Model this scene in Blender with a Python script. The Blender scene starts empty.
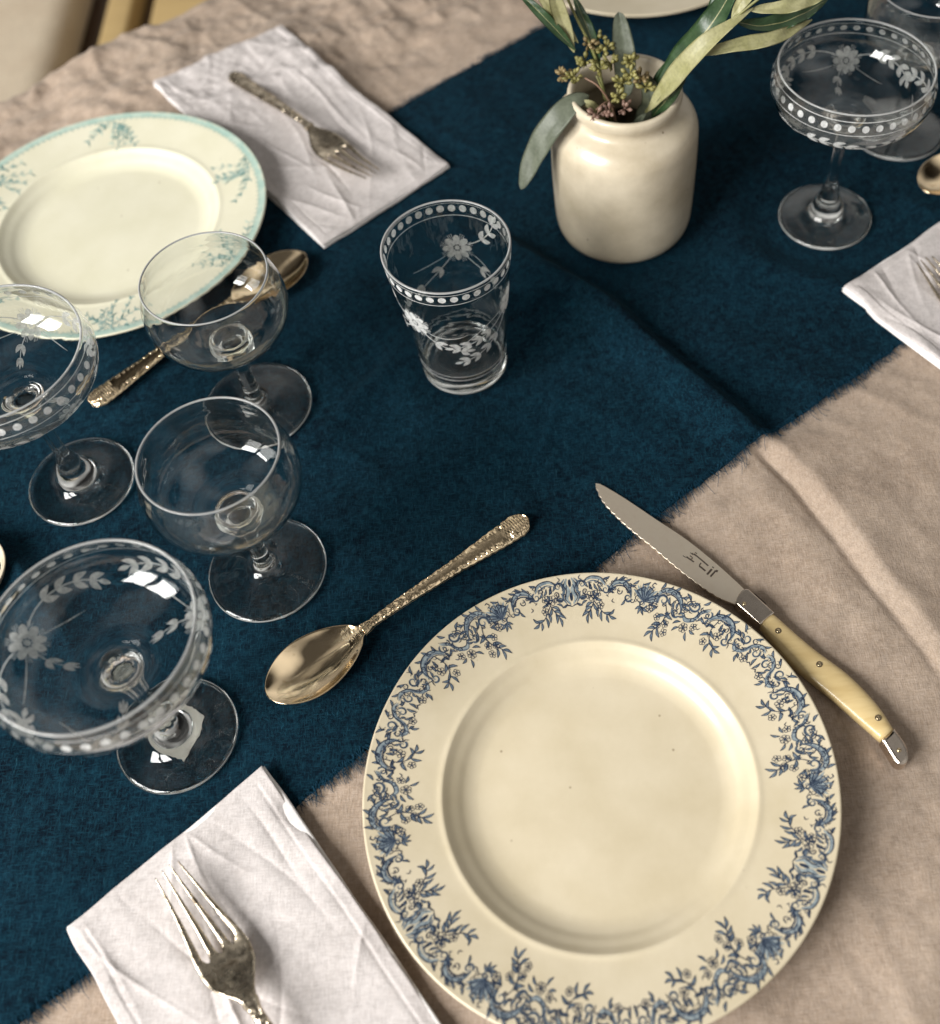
import bpy, math, random
import numpy as np
from mathutils import Matrix, Vector, Euler
PI = math.pi
rng = np.random.RandomState(7)
random.seed(7)
S = bpy.context.scene
C = S.collection

# ------------------------------------------------------------------ camera
PIT, ROL, CAMH, FPX = 0.5965, -0.0816, 0.605, 1127.0
cam_d = bpy.data.cameras.new('camera'); cam = bpy.data.objects.new('camera', cam_d); C.objects.link(cam)
cam.matrix_world = Matrix.Translation((0, 0, CAMH)) @ Matrix.Rotation(PIT, 4, 'X') @ Matrix.Rotation(ROL, 4, 'Z')
cam_d.sensor_fit = 'HORIZONTAL'; cam_d.sensor_width = 36.0; cam_d.lens = FPX / 940 * 36
cam_d.shift_x = -77.8 / 940; cam_d.shift_y = -47.7 / 940
cam_d.clip_start = 0.02; cam_d.clip_end = 50
cam_d.dof.use_dof = True; cam_d.dof.focus_distance = 0.66; cam_d.dof.aperture_fstop = 5.0
S.camera = cam

# ------------------------------------------------------------------ world (dim room)
W = bpy.data.worlds.new('World'); S.world = W; W.use_nodes = True
nt = W.node_tree; N = nt.nodes; N.clear()
out = N.new('ShaderNodeOutputWorld'); bg = N.new('ShaderNodeBackground'); nt.links.new(bg.outputs[0], out.inputs[0])
tc = N.new('ShaderNodeTexCoord'); nz = N.new('ShaderNodeTexNoise'); nz.inputs['Scale'].default_value = 1.25; nz.inputs['Detail'].default_value = .6
nt.links.new(tc.outputs['Generated'], nz.inputs['Vector'])
rp = N.new('ShaderNodeValToRGB'); nt.links.new(nz.outputs['Fac'], rp.inputs[0])
rp.color_ramp.elements[0].position = .42; rp.color_ramp.elements[0].color = (.025, .022, .02, 1)
rp.color_ramp.elements[1].position = .62; rp.color_ramp.elements[1].color = (1.65, 1.60, 1.52, 1)
sx = N.new('ShaderNodeSeparateXYZ'); nt.links.new(tc.outputs['Generated'], sx.inputs[0])
up = N.new('ShaderNodeMapRange'); nt.links.new(sx.outputs['Z'], up.inputs[0]); up.inputs[1].default_value = -.1; up.inputs[2].default_value = .75; up.inputs[3].default_value = .25; up.inputs[4].default_value = 1.0
mm = N.new('ShaderNodeVectorMath'); mm.operation = 'SCALE'; nt.links.new(rp.outputs[0], mm.inputs[0]); nt.links.new(up.outputs[0], mm.inputs[3])
cl = N.new('ShaderNodeMapRange'); nt.links.new(sx.outputs['Z'], cl.inputs[0]); cl.interpolation_type = 'SMOOTHSTEP'; cl.inputs[1].default_value = .55; cl.inputs[2].default_value = .95; cl.inputs[3].default_value = 0; cl.inputs[4].default_value = .12
cv = N.new('ShaderNodeVectorMath'); cv.operation = 'SCALE'; cv.inputs[0].default_value = (1, .97, .92); nt.links.new(cl.outputs[0], cv.inputs[3])
aa = N.new('ShaderNodeVectorMath'); aa.operation = 'ADD'; nt.links.new(mm.outputs[0], aa.inputs[0]); nt.links.new(cv.outputs[0], aa.inputs[1])
nt.links.new(aa.outputs[0], bg.inputs[0]); bg.inputs[1].default_value = 0.50

# ------------------------------------------------------------------ window light (two casements, front left)
def area(name, loc, target, sx, sy, power, col):
    d = bpy.data.lights.new(name, 'AREA'); d.shape = 'RECTANGLE'; d.size = sx; d.size_y = sy; d.energy = power; d.color = col
    o = bpy.data.objects.new(name, d); C.objects.link(o); o.location = loc
    o.rotation_euler = (Vector(target) - Vector(loc)).to_track_quat('-Z', 'Y').to_euler()
    return o
wc = Vector((-1.55, -0.62, 1.12)); wt = Vector((0, .45, 0)); side = (wt - wc).cross(Vector((0, 0, 1))).normalized()
area('window_light', wc + side * .36, wt + side * .36, .58, 1.15, 55, (1, .985, .955))
area('window_light', wc - side * .36, wt - side * .36, .58, 1.15, 55, (1, .985, .955))

# ------------------------------------------------------------------ render settings
S.view_settings.view_transform = 'Standard'; S.view_settings.look = 'None'; S.view_settings.exposure = 0.0; S.view_settings.gamma = 1
S.render.engine = 'CYCLES'
cy = S.cycles
cy.use_denoising = True
try: cy.denoiser = 'OPENIMAGEDENOISE'
except Exception: pass
cy.max_bounces = 18; cy.transmission_bounces = 16; cy.glossy_bounces = 8; cy.diffuse_bounces = 3; cy.transparent_max_bounces = 12
cy.caustics_refractive = True; cy.caustics_reflective = True; cy.blur_glossy = 0.25; cy.sample_clamp_indirect = 4.0

# ================================================================== helpers
def finish(o, label=None, cat=None, group=None, kind=None):
    if label: o['label'] = label
    if cat: o['category'] = cat
    if group: o['group'] = group
    if kind: o['kind'] = kind
    return o
def empty(name, loc=(0, 0, 0), rz=0, **k):
    o = bpy.data.objects.new(name, None); C.objects.link(o); o.location = loc; o.rotation_euler = (0, 0, rz)
    o.empty_display_size = .02
    return finish(o, **k)
def mesh(name, V, F, mats, parent=None, smooth=True, mi=None, **k):
    me = bpy.data.meshes.new(name)
    V = np.asarray(V, dtype=np.float64)
    me.from_pydata(V.tolist(), [], F if isinstance(F, list) else F.tolist())
    for m in (mats if isinstance(mats, (list, tuple)) else [mats]): me.materials.append(m)
    if mi is not None: me.polygons.foreach_set('material_index', np.asarray(mi, dtype=np.int32))
    if smooth: me.polygons.foreach_set('use_smooth', np.ones(len(me.polygons), dtype=bool))
    me.update()
    o = bpy.data.objects.new(name, me); C.objects.link(o)
    if parent: o.parent = parent
    return finish(o, **k)
def gridf(nu, nv, wrapu=False, off=0):
    """quads of a grid whose verts are ordered [u*nv+v]"""
    i = np.arange(nu if wrapu else nu - 1)[:, None]; j = np.arange(nv - 1)[None, :]
    i2 = (i + 1) % nu
    a = i * nv + j; b = i2 * nv + j; c = i2 * nv + j + 1; d = i * nv + j + 1
    return (np.stack([a, b, c, d], -1).reshape(-1, 4) + off)
def lathe(prof, n=96, closed=True):
    """revolve (r,z) points about z; ends with r==0 kept as tiny rings"""
    P = np.array(prof, float); P[[0, -1], 0] = np.where(P[[0, -1], 0] < .001, 2e-6, P[[0, -1], 0]); a = np.linspace(0, 2 * PI, n, endpoint=False)
    V = np.stack([np.cos(a)[:, None] * P[None, :, 0], np.sin(a)[:, None] * P[None, :, 0], np.repeat(P[None, :, 1], n, 0)], -1).reshape(-1, 3)
    F = gridf(n, len(P), True)[:, ::-1]
    F = F.tolist()
    if closed and P[0, 0] > 1e-4:
        m = len(P)
        F += [[((i + 1) % n) * m + m - 1, i * m + m - 1, i * m, ((i + 1) % n) * m] for i in range(n)]
    return V, F
def spline(P, n):
    """Catmull-Rom resample of points (k,d) to n samples, even in chord length"""
    P = np.asarray(P, float)
    if len(P) == 2: 
        t = np.linspace(0, 1, n)[:, None]; return P[0] * (1 - t) + P[1] * t
    Q = np.vstack([2 * P[0] - P[1], P, 2 * P[-1] - P[-2]]); out = []
    for i in range(1, len(Q) - 2):
        t = np.linspace(0, 1, 12, endpoint=False)[:, None]
        p0, p1, p2, p3 = Q[i - 1], Q[i], Q[i + 1], Q[i + 2]
        out.append(.5 * ((2 * p1) + (-p0 + p2) * t + (2 * p0 - 5 * p1 + 4 * p2 - p3) * t ** 2 + (-p0 + 3 * p1 - 3 * p2 + p3) * t ** 3))
    D = np.vstack(out + [P[-1:]])
    L = np.r_[0, np.cumsum(np.linalg.norm(np.diff(D, axis=0), axis=1))]
    s = np.linspace(0, L[-1], n)
    return np.stack([np.interp(s, L, D[:, k]) for k in range(D.shape[1])], 1)
_L = np.random.RandomState(3).rand(512, 512)
def vnoise(x, y, seed=0):
    """smooth value noise -1..1"""
    x = x + seed * 17.31; y = y + seed * 9.73
    xi = np.floor(x).astype(int); yi = np.floor(y).astype(int); fx = x - xi; fy = y - yi
    fx = fx ** 3 * (fx * (6 * fx - 15) + 10); fy = fy ** 3 * (fy * (6 * fy - 15) + 10)
    g = lambda a, b: _L[a % 512, b % 512]
    return 2 * ((g(xi, yi) * (1 - fx) + g(xi + 1, yi) * fx) * (1 - fy) + (g(xi, yi + 1) * (1 - fx) + g(xi + 1, yi + 1) * fx) * fy) - 1
def fbm(x, y, seed=0, octv=4, gain=.5):
    r = 0; a = 1.0
    for k in range(octv):
        r = r + a * vnoise(x * 2 ** k, y * 2 ** k, seed + 5 * k); a *= gain
    return r
def ridge(x, y, seed=0, octv=3):
    r = 0; a = 1.0
    for k in range(octv):
        r = r + a * (1 - np.abs(vnoise(x * 2 ** k, y * 2 ** k, seed + 7 * k)) * 2.2).clip(0, 1) ** 2; a *= .5
    return r
def sstep(a, b, x):
    t = np.clip((x - a) / (b - a), 0, 1); return t * t * (3 - 2 * t)

# ------------------------------------------------------------------ materials
def mat(name):
    m = bpy.data.materials.new(name); m.use_nodes = True
    b = m.node_tree.nodes['Principled BSDF']; return m, m.node_tree, b
def nd(t, kind, **k):
    n = t.nodes.new(kind)
    for a, v in k.items():
        if a in n.inputs.keys(): n.inputs[a].default_value = v
        else: setattr(n, a, v)
    return n
def coords(t, scale=(1, 1, 1), rot=(0, 0, 0)):
    c = t.nodes.new('ShaderNodeTexCoord'); m = t.nodes.new('ShaderNodeMapping')
    t.links.new(c.outputs['Object'], m.inputs[0]); m.inputs['Scale'].default_value = scale; m.inputs['Rotation'].default_value = rot
    return m.outputs[0]
def ramp(t, src, stops):
    r = t.nodes.new('ShaderNodeValToRGB'); t.links.new(src, r.inputs[0]); e = r.color_ramp.elements
    while len(e) < len(stops): e.new(.5)
    for q, (p, c) in zip(e, stops): q.position = p; q.color = (c[0], c[1], c[2], 1) if not isinstance(c, (int, float)) else (c, c, c, 1)
    return r.outputs[0]
def mixc(t, fac, a, b, mode='MIX'):
    m = t.nodes.new('ShaderNodeMix'); m.data_type = 'RGBA'; m.blend_type = mode
    for sck, v in ((m.inputs[0], fac), (m.inputs[6], a), (m.inputs[7], b)):
        if hasattr(v, 'is_output') or hasattr(v, 'links'): t.links.new(v, sck)
        else: sck.default_value = v if isinstance(v, (int, float)) else (v[0], v[1], v[2], 1)
    return m.outputs[2]
def bump(t, b, h, strength, dist, prev=None):
    n = t.nodes.new('ShaderNodeBump'); n.inputs['Strength'].default_value = strength; n.inputs['Distance'].default_value = dist
    t.links.new(h, n.inputs['Height'])
    if prev is not None: t.links.new(prev, n.inputs['Normal'])
    t.links.new(n.outputs[0], b.inputs['Normal']); return n.outputs[0]
TANG = math.atan2(.578, .816)

def cloth_mat(name, c1, c2, speck, weave=1400, bstr=.5, sheen=.25, rot=TANG, crumple=0.0):
    m, t, b = mat(name)
    v = coords(t, rot=(0, 0, -rot))
    big = nd(t, 'ShaderNodeTexNoise', Scale=18, Detail=8, Roughness=.72); t.links.new(v, big.inputs['Vector'])
    col = mixc(t, ramp(t, big.outputs['Fac'], [(.35, 0), (.68, 1)]), c1, c2)
    mid = nd(t, 'ShaderNodeTexNoise', Scale=210, Detail=5, Roughness=.75); t.links.new(v, mid.inputs['Vector'])
    col = mixc(t, ramp(t, mid.outputs['Fac'], [(.3, .78), (.7, 1.14)]), (0, 0, 0), col, 'MIX') if False else mixc(t, 1.0, col, ramp(t, mid.outputs['Fac'], [(.33, .74), (.66, 1.0)]), 'MULTIPLY')
    # woven threads: two stretched noises
    va = coords(t, scale=(weave, weave * .12, weave), rot=(0, 0, -rot)); wa = nd(t, 'ShaderNodeTexNoise', Scale=1, Detail=2); t.links.new(va, wa.inputs['Vector'])
    vb = coords(t, scale=(weave * .12, weave, weave), rot=(0, 0, -rot)); wb = nd(t, 'ShaderNodeTexNoise', Scale=1, Detail=2); t.links.new(vb, wb.inputs['Vector'])
    ad = nd(t, 'ShaderNodeMath', operation='ADD'); t.links.new(wa.outputs['Fac'], ad.inputs[0]); t.links.new(wb.outputs['Fac'], ad.inputs[1])
    sc = nd(t, 'ShaderNodeMath', operation='MULTIPLY'); t.links.new(ad.outputs[0], sc.inputs[0]); sc.inputs[1].default_value = .5
    col = mixc(t, ramp(t, sc.outputs[0], [(.40, 0), (.62, speck[1])]), col, speck[0])
    t.links.new(col, b.inputs['Base Color']); b.inputs['Roughness'].default_value = .92
    b.inputs['Specular IOR Level'].default_value = .15
    b.inputs['Sheen Weight'].default_value = sheen; b.inputs['Sheen Roughness'].default_value = .5
    n = None
    if crumple:
        vc = coords(t, scale=(1, .55, 1), rot=(0, 0, -rot - .25))
        cr = nd(t, 'ShaderNodeTexNoise', Scale=7, Detail=5, Roughness=.5, Distortion=.7); cr.noise_type = 'RIDGED_MULTIFRACTAL'; t.links.new(vc, cr.inputs['Vector'])
        n = bump(t, b, cr.outputs['Fac'], .7 * crumple, .0045)
    n = bump(t, b, mid.outputs['Fac'], bstr * .6, .0008, n); bump(t, b, sc.outputs[0], bstr, .0005, n)
    return m
M_cloth = cloth_mat('taupe_linen', (.325, .243, .178), (.415, .325, .250), ((.56, .46, .39), .35), weave=1500, bstr=.9, sheen=.08, crumple=1.0)
M_nap = cloth_mat('napkin_linen', (.51, .465, .445), (.58, .535, .52), ((.70, .66, .65), .4), weave=1500, bstr=.6, sheen=.05, crumple=.45)
M_hem = cloth_mat('hem_linen', (.80, .76, .74), (.84, .81, .79), ((.9, .88, .86), .2), weave=1900, bstr=.3, sheen=.05)

def runner_mat():
    m, t, b = mat('navy_linen')
    v = coords(t, rot=(0, 0, -TANG))
    big = nd(t, 'ShaderNodeTexNoise', Scale=13, Detail=9, Roughness=.74, Distortion=.5); t.links.new(v, big.inputs['Vector'])
    mid = nd(t, 'ShaderNodeTexNoise', Scale=190, Detail=7, Roughness=.78); t.links.new(v, mid.inputs['Vector'])
    w1 = 1450
    va = coords(t, scale=(w1, w1 * .14, w1), rot=(0, 0, -TANG - .12)); wa = nd(t, 'ShaderNodeTexNoise', Scale=1, Detail=3, Roughness=.6); t.links.new(va, wa.inputs['Vector'])
    vb = coords(t, scale=(w1 * .14, w1, w1), rot=(0, 0, -TANG + .15)); wb = nd(t, 'ShaderNodeTexNoise', Scale=1, Detail=3, Roughness=.6); t.links.new(vb, wb.inputs['Vector'])
    mx = nd(t, 'ShaderNodeMath', operation='MAXIMUM'); t.links.new(wa.outputs['Fac'], mx.inputs[0]); t.links.new(wb.outputs['Fac'], mx.inputs[1])
    vf = coords(t, scale=(1, .16, 1), rot=(0, 0, -TANG - .9)); fin = nd(t, 'ShaderNodeTexNoise', Scale=900, Detail=2, Distortion=1.5); t.links.new(vf, fin.inputs['Vector'])
    col = mixc(t, ramp(t, big.outputs['Fac'], [(.38, 0), (.66, 1)]), (.0004, .0023, .0064), (.0013, .0105, .0205))
    col = mixc(t, ramp(t, mid.outputs['Fac'], [(.44, 0), (.72, .75)]), col, (.0042, .0320, .0530))
    col = mixc(t, ramp(t, mx.outputs[0], [(.50, 0), (.76, .50)]), col, (.0130, .0700, .1070))
    col = mixc(t, ramp(t, fin.outputs['Fac'], [(.64, 0), (.78, .45)]), col, (.024, .095, .135))
    t.links.new(col, b.inputs['Base Color']); b.inputs['Roughness'].default_value = .95; b.inputs['Specular IOR Level'].default_value = .08
    b.inputs['Sheen Weight'].default_value = .02; b.inputs['Sheen Roughness'].default_value = .4; b.inputs['Sheen Tint'].default_value = (.15, .5, .7, 1)
    n = bump(t, b, mid.outputs['Fac'], .7, .0012); bump(t, b, mx.outputs[0], .8, .0006, n)
    return m
M_run = runner_mat()
M_fringe, t, b = mat('navy_thread'); b.inputs['Base Color'].default_value = (.006, .034, .06, 1); b.inputs['Roughness'].default_value = .9; b.inputs['Specular IOR Level'].default_value = .1

def glass_mat(name, tint=(1, 1, 1), rough=0.0, ior=1.5):
    m = bpy.data.materials.new(name); m.use_nodes = True; t = m.node_tree; t.nodes.clear()
    o = t.nodes.new('ShaderNodeOutputMaterial'); g = t.nodes.new('ShaderNodeBsdfGlass'); g.inputs['Color'].default_value = (*tint, 1)
    g.inputs['Roughness'].default_value = rough; g.inputs['IOR'].default_value = ior; t.links.new(g.outputs[0], o.inputs[0])
    v = coords(t); n = nd(t, 'ShaderNodeTexNoise', Scale=55, Detail=2); t.links.new(v, n.inputs['Vector'])
    bm = nd(t, 'ShaderNodeBump', Strength=.24, Distance=.0016); t.links.new(n.outputs['Fac'], bm.inputs['Height']); t.links.new(bm.outputs[0], g.inputs['Normal'])
    return m
M_glass = glass_mat('clear_glass', (.985, .99, .985))
def etch_mat():
    m = bpy.data.materials.new('etched_glass'); m.use_nodes = True; t = m.node_tree; t.nodes.clear()
    o = t.nodes.new('ShaderNodeOutputMaterial'); d = nd(t, 'ShaderNodeBsdfDiffuse'); d.inputs[0].default_value = (.88, .89, .88, 1)
    tr = nd(t, 'ShaderNodeBsdfTranslucent'); tr.inputs[0].default_value = (.8, .81, .8, 1)
    tp = nd(t, 'ShaderNodeBsdfTransparent')
    m1 = nd(t, 'ShaderNodeMixShader'); m1.inputs[0].default_value = .45; t.links.new(d.outputs[0], m1.inputs[1]); t.links.new(tr.outputs[0], m1.inputs[2])
    m2 = nd(t, 'ShaderNodeMixShader'); m2.inputs[0].default_value = .12; vv = coords(t); ng = nd(t, 'ShaderNodeTexNoise', Scale=420, Detail=4, Roughness=.7); t.links.new(vv, ng.inputs['Vector']); t.links.new(ramp(t, ng.outputs['Fac'], [(.35, .02), (.70, .50)]), m2.inputs[0]); t.links.new(m1.outputs[0], m2.inputs[1]); t.links.new(tp.outputs[0], m2.inputs[2])
    t.links.new(m2.outputs[0], o.inputs[0]); return m
M_etch = etch_mat()
def lip_mat():  # white mixed into rim and foot edges to stand for bright glints
    m = bpy.data.materials.new('glass_edge_glint'); m.use_nodes = True; t = m.node_tree; t.nodes.clear()
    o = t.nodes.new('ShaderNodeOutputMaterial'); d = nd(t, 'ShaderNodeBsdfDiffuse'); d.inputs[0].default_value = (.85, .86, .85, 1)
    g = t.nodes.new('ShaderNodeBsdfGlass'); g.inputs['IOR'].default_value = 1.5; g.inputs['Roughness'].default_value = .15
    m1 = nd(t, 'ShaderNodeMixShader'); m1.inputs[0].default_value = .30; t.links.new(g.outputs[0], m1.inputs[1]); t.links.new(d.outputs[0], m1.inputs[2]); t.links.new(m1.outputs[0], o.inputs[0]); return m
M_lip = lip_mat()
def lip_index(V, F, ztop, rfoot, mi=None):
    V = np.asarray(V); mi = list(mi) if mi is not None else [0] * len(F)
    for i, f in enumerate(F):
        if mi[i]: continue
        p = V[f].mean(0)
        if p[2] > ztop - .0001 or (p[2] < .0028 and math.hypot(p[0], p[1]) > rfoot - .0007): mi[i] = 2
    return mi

def ceramic(name, c1, c2, coat=.45, rough=.42, speck=.6, scale=26, thr=.58):
    m, t, b = mat(name); v = coords(t)
    n = nd(t, 'ShaderNodeTexNoise', Scale=scale, Detail=5, Roughness=.6); t.links.new(v, n.inputs['Vector'])
    col = mixc(t, ramp(t, n.outputs['Fac'], [(.3, 0), (.7, 1)]), c1, c2)
    s = nd(t, 'ShaderNodeTexVoronoi', Scale=95); t.links.new(v, s.inputs['Vector'])
    n2 = nd(t, 'ShaderNodeTexNoise', Scale=60, Detail=2); t.links.new(v, n2.inputs['Vector'])
    k = nd(t, 'ShaderNodeMath', operation='MULTIPLY'); t.links.new(ramp(t, s.outputs['Distance'], [(.03, 1), (.10, 0)]), k.inputs[0]); t.links.new(ramp(t, n2.outputs['Fac'], [(thr, 0), (thr + .06, speck)]), k.inputs[1])
    col = mixc(t, k.outputs[0], col, (.16, .10, .05))
    t.links.new(col, b.inputs['Base Color']); b.inputs['Roughness'].default_value = rough; b.inputs['Specular IOR Level'].default_value = .5
    b.inputs['Coat Weight'].default_value = coat; b.inputs['Coat Roughness'].default_value = .17
    w = nd(t, 'ShaderNodeTexNoise', Scale=38, Detail=3); t.links.new(v, w.inputs['Vector']); bump(t, b, w.outputs['Fac'], .12, .002)
    return m
M_plate = ceramic('cream_earthenware', (.52, .445, .305), (.60, .525, .385))
M_plate2 = ceramic('ivory_earthenware', (.60, .575, .43), (.66, .635, .50))
M_jar = ceramic('stoneware_glaze', (.42, .355, .25), (.63, .555, .425), coat=.55, rough=.4, speck=1.0, scale=26, thr=.48)

def ink(name, c1, c2, scale=420):
    m, t, b = mat(name); v = coords(t); n = nd(t, 'ShaderNodeTexNoise', Scale=scale, Detail=2); t.links.new(v, n.inputs['Vector'])
    t.links.new(mixc(t, ramp(t, n.outputs['Fac'], [(.35, 0), (.65, 1)]), c1, c2), b.inputs['Base Color'])
    b.inputs['Roughness'].default_value = .3; b.inputs['Coat Weight'].default_value = .6; b.inputs['Coat Roughness'].default_value = .08
    return m
M_ink = [ink('blue_ink_pale', (.15, .19, .22), (.30, .34, .34)), ink('blue_ink_mid', (.075, .105, .14), (.16, .195, .225)), ink('blue_ink_dark', (.011, .019, .040), (.030, .046, .078))]
M_teal = [ink('teal_ink_pale', (.33, .47, .41), (.45, .55, .47), 90), ink('teal_ink_mid', (.16, .27, .25), (.29, .39, .35)), ink('teal_ink_dark', (.05, .15, .14), (.10, .22, .20))]
M_olive_ink = [ink('grey_ink_pale', (.4, .4, .3), (.5, .5, .4)), ink('grey_ink', (.12, .13, .09), (.2, .2, .14))]

def metal(name, base, dark, rough=.16, tar=(.45, .75), bstr=.1, even=False):
    m, t, b = mat(name); v = coords(t)
    n = nd(t, 'ShaderNodeTexNoise', Scale=140, Detail=5, Roughness=.65, Distortion=.5); t.links.new(v, n.inputs['Vector'])
    r = ramp(t, n.outputs['Fac'], [(tar[0], 0), (tar[1], 1)])
    t.links.new(mixc(t, r, base, dark), b.inputs['Base Color']); b.inputs['Metallic'].default_value = 1
    n2 = nd(t, 'ShaderNodeTexNoise', Scale=34, Detail=3, Roughness=.5); t.links.new(v, n2.inputs['Vector'])
    t.links.new(ramp(t, n.outputs['Fac'], [(.3, rough if even else rough * .6), (.75, rough * 1.05 if even else rough * 2.6)]), b.inputs['Roughness'])
    bump(t, b, n2.outputs['Fac'], bstr, .0008)
    return m
M_gilt = metal('worn_gilt', (1.0, .80, .53), (.60, .40, .20), .07, (.58, .82), .28)
M_forkm = metal('tarnished_silver', (.66, .57, .44), (.14, .11, .075), .17, (.46, .66), .2)
M_steel = metal('blade_steel', (.93, .82, .67), (.88, .76, .61), .42, bstr=.008, even=True)
M_polish = metal('polished_steel', (.62, .54, .46), (.50, .43, .36), .25, bstr=.008, even=True)
M_mark, t, b = mat('mark_and_gap_shade'); b.inputs['Base Color'].default_value = (.045, .03, .02, 1); b.inputs['Roughness'].default_value = .6
M_horn, t, b = mat('yellowed_horn'); v = coords(t, scale=(.16, 1, 1), rot=(0, 0, .93)); n = nd(t, 'ShaderNodeTexNoise', Scale=260, Detail=5, Distortion=.6); t.links.new(v, n.inputs['Vector'])
t.links.new(mixc(t, n.outputs['Fac'], (.50, .35, .14), (.76, .60, .32)), b.inputs['Base Color']); b.inputs['Roughness'].default_value = .32; b.inputs['Coat Weight'].default_value = .2
M_brass, t, b = mat('rivet_brass'); b.inputs['Base Color'].default_value = (.6, .48, .3, 1); b.inputs['Metallic'].default_value = 1; b.inputs['Roughness'].default_value = .25
M_rim, t, b = mat('rivet_seat'); b.inputs['Base Color'].default_value = (.06, .045, .03, 1); b.inputs['Roughness'].default_value = .6
def leafmat(name, c1, c2, rough=.5, veins=0.0):
    m, t, b = mat(name); v = coords(t); n = nd(t, 'ShaderNodeTexNoise', Scale=90, Detail=4); t.links.new(v, n.inputs['Vector'])
    n2 = nd(t, 'ShaderNodeTexNoise', Scale=500, Detail=2); t.links.new(v, n2.inputs['Vector'])
    c = mixc(t, ramp(t, n.outputs['Fac'], [(.35, 0), (.7, 1)]), c1, c2)
    c = mixc(t, 1.0, c, ramp(t, n2.outputs['Fac'], [(.3, .8), (.6, 1)]), 'MULTIPLY')
    t.links.new(c, b.inputs['Base Color']); b.inputs['Roughness'].default_value = rough; bump(t, b, n2.outputs['Fac'], .25, .0006)
    return m
M_lgrey = leafmat('eucalyptus_leaf', (.075, .088, .058), (.125, .14, .10)); M_ldark = leafmat('olive_leaf_top', (.018, .045, .016), (.045, .085, .035), .38)
M_lpale = leafmat('olive_leaf_underside', (.27, .26, .115), (.38, .36, .20)); M_bud = leafmat('seed_pod', (.13, .12, .03), (.29, .26, .09)); M_budb = leafmat('brown_pod', (.17, .12, .045), (.28, .21, .10)); M_budp = leafmat('purple_pod', (.14, .08, .06), (.26, .16, .12))
M_stem = leafmat('green_stem', (.16, .17, .05), (.26, .24, .10)); M_brownstem = leafmat('brown_stem', (.16, .09, .06), (.25, .15, .1))
M_paper, t, b = mat('sticker_paper'); b.inputs['Base Color'].default_value = (.62, .60, .54, 1); b.inputs['Roughness'].default_value = .8
M_water, t, b = mat('dark_water'); b.inputs['Base Color'].default_value = (.02, .018, .012, 1); b.inputs['Roughness'].default_value = .05
M_seat = cloth_mat('seat_linen', (.55, .45, .33), (.62, .53, .40), ((.66, .58, .46), .2), weave=600, bstr=.3)
def wood(name, c1, c2):
    m, t, b = mat(name); v = coords(t, scale=(1, 9, 9)); n = nd(t, 'ShaderNodeTexNoise', Scale=6, Detail=5, Distortion=.8); t.links.new(v, n.inputs['Vector'])
    t.links.new(mixc(t, n.outputs['Fac'], c1, c2), b.inputs['Base Color']); b.inputs['Roughness'].default_value = .5; bump(t, b, n.outputs['Fac'], .2, .002); return m
M_must = wood('mustard_wood', (.40, .28, .12), (.52, .38, .18)); M_dwood = wood('dark_floor_wood', (.05, .03, .018), (.10, .06, .035))

# ================================================================== ground of the composition: cloth heights
TX, TY = .816, .578            # table's long direction
def tn(x, y): return TX * x + TY * y, -TY * x + TX * y
def xy(t, n): return TX * t - TY * n, TY * t + TX * n
# places where things press the cloth flat: x, y, radius
FLAT = [(.013, .192, .09), (-.1774, .3489, .05), (-.1932, .4775, .05), (-.305, .4263, .05), (-.221, .246, .05), (.2215, .6124, .05), (-.0513, .5014, .045),
        (.072, .626, .06), (-.316, .653, .09), (.12, .968, .09), (.2975, .702, .05), (-.143, .282, .04), (-.066, .333, .04), (-.19, .59, .04), (-.27, .515, .04), (-.09, .315, .03)]
def flatmask(x, y):
    m = np.ones_like(x)
    for a, b_, r in FLAT: m = m * sstep(r * .9, r * 1.5, np.hypot(x - a, y - b_))
    return .12 + .88 * m
CREASE = np.array([(-.02, .60), (.045, .535), (.085, .475), (.135, .406), (.154, .378), (.168, .345), (.184, .305), (.205, .262), (.235, .19), (.26, .08)])
def polydist(x, y, P):
    """signed distance to polyline (positive on the right-hand/+x side)"""
    best = np.full(x.shape, 9.0); sg = np.ones(x.shape)
    for a, b_ in zip(P[:-1], P[1:]):
        d = b_ - a; L2 = d @ d; tt = np.clip(((x - a[0]) * d[0] + (y - a[1]) * d[1]) / L2, 0, 1)
        dx = x - a[0] - tt * d[0]; dy = y - a[1] - tt * d[1]; D = np.hypot(dx, dy); s = np.sign(-(d[0] * (y - a[1]) - d[1] * (x - a[0])))
        u = D < best; best = np.where(u, D, best); sg = np.where(u, s, sg)
    return -best * sg
def crease_h(x, y):
    d = polydist(x, y, CREASE)
    onrun = sstep(.24, .27, -TY * x + TX * y)       # 1 on runner side
    fade = sstep(.72, .52, y) 
    hc = .0074 * sstep(-.001, .013, d) * np.exp(-np.clip(d - .013, 0, None) / .035) + .0022 * np.exp(-((d + .016) / .012) ** 2)
    hc = hc - .0022 * np.exp(-((d + .0005) / .0022) ** 2)
    hr = (.0050 * sstep(-.070, .004, d) + .0100 * sstep(-.026, .004, d)) * (1 - sstep(.004, .020, d))
    hc = hc * (.50 + .50 * sstep(.20, .40, y) + .12 * vnoise(y * 30, x * 0, 3))
    return (hc * (1 - onrun) + hr * onrun) * fade
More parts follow.
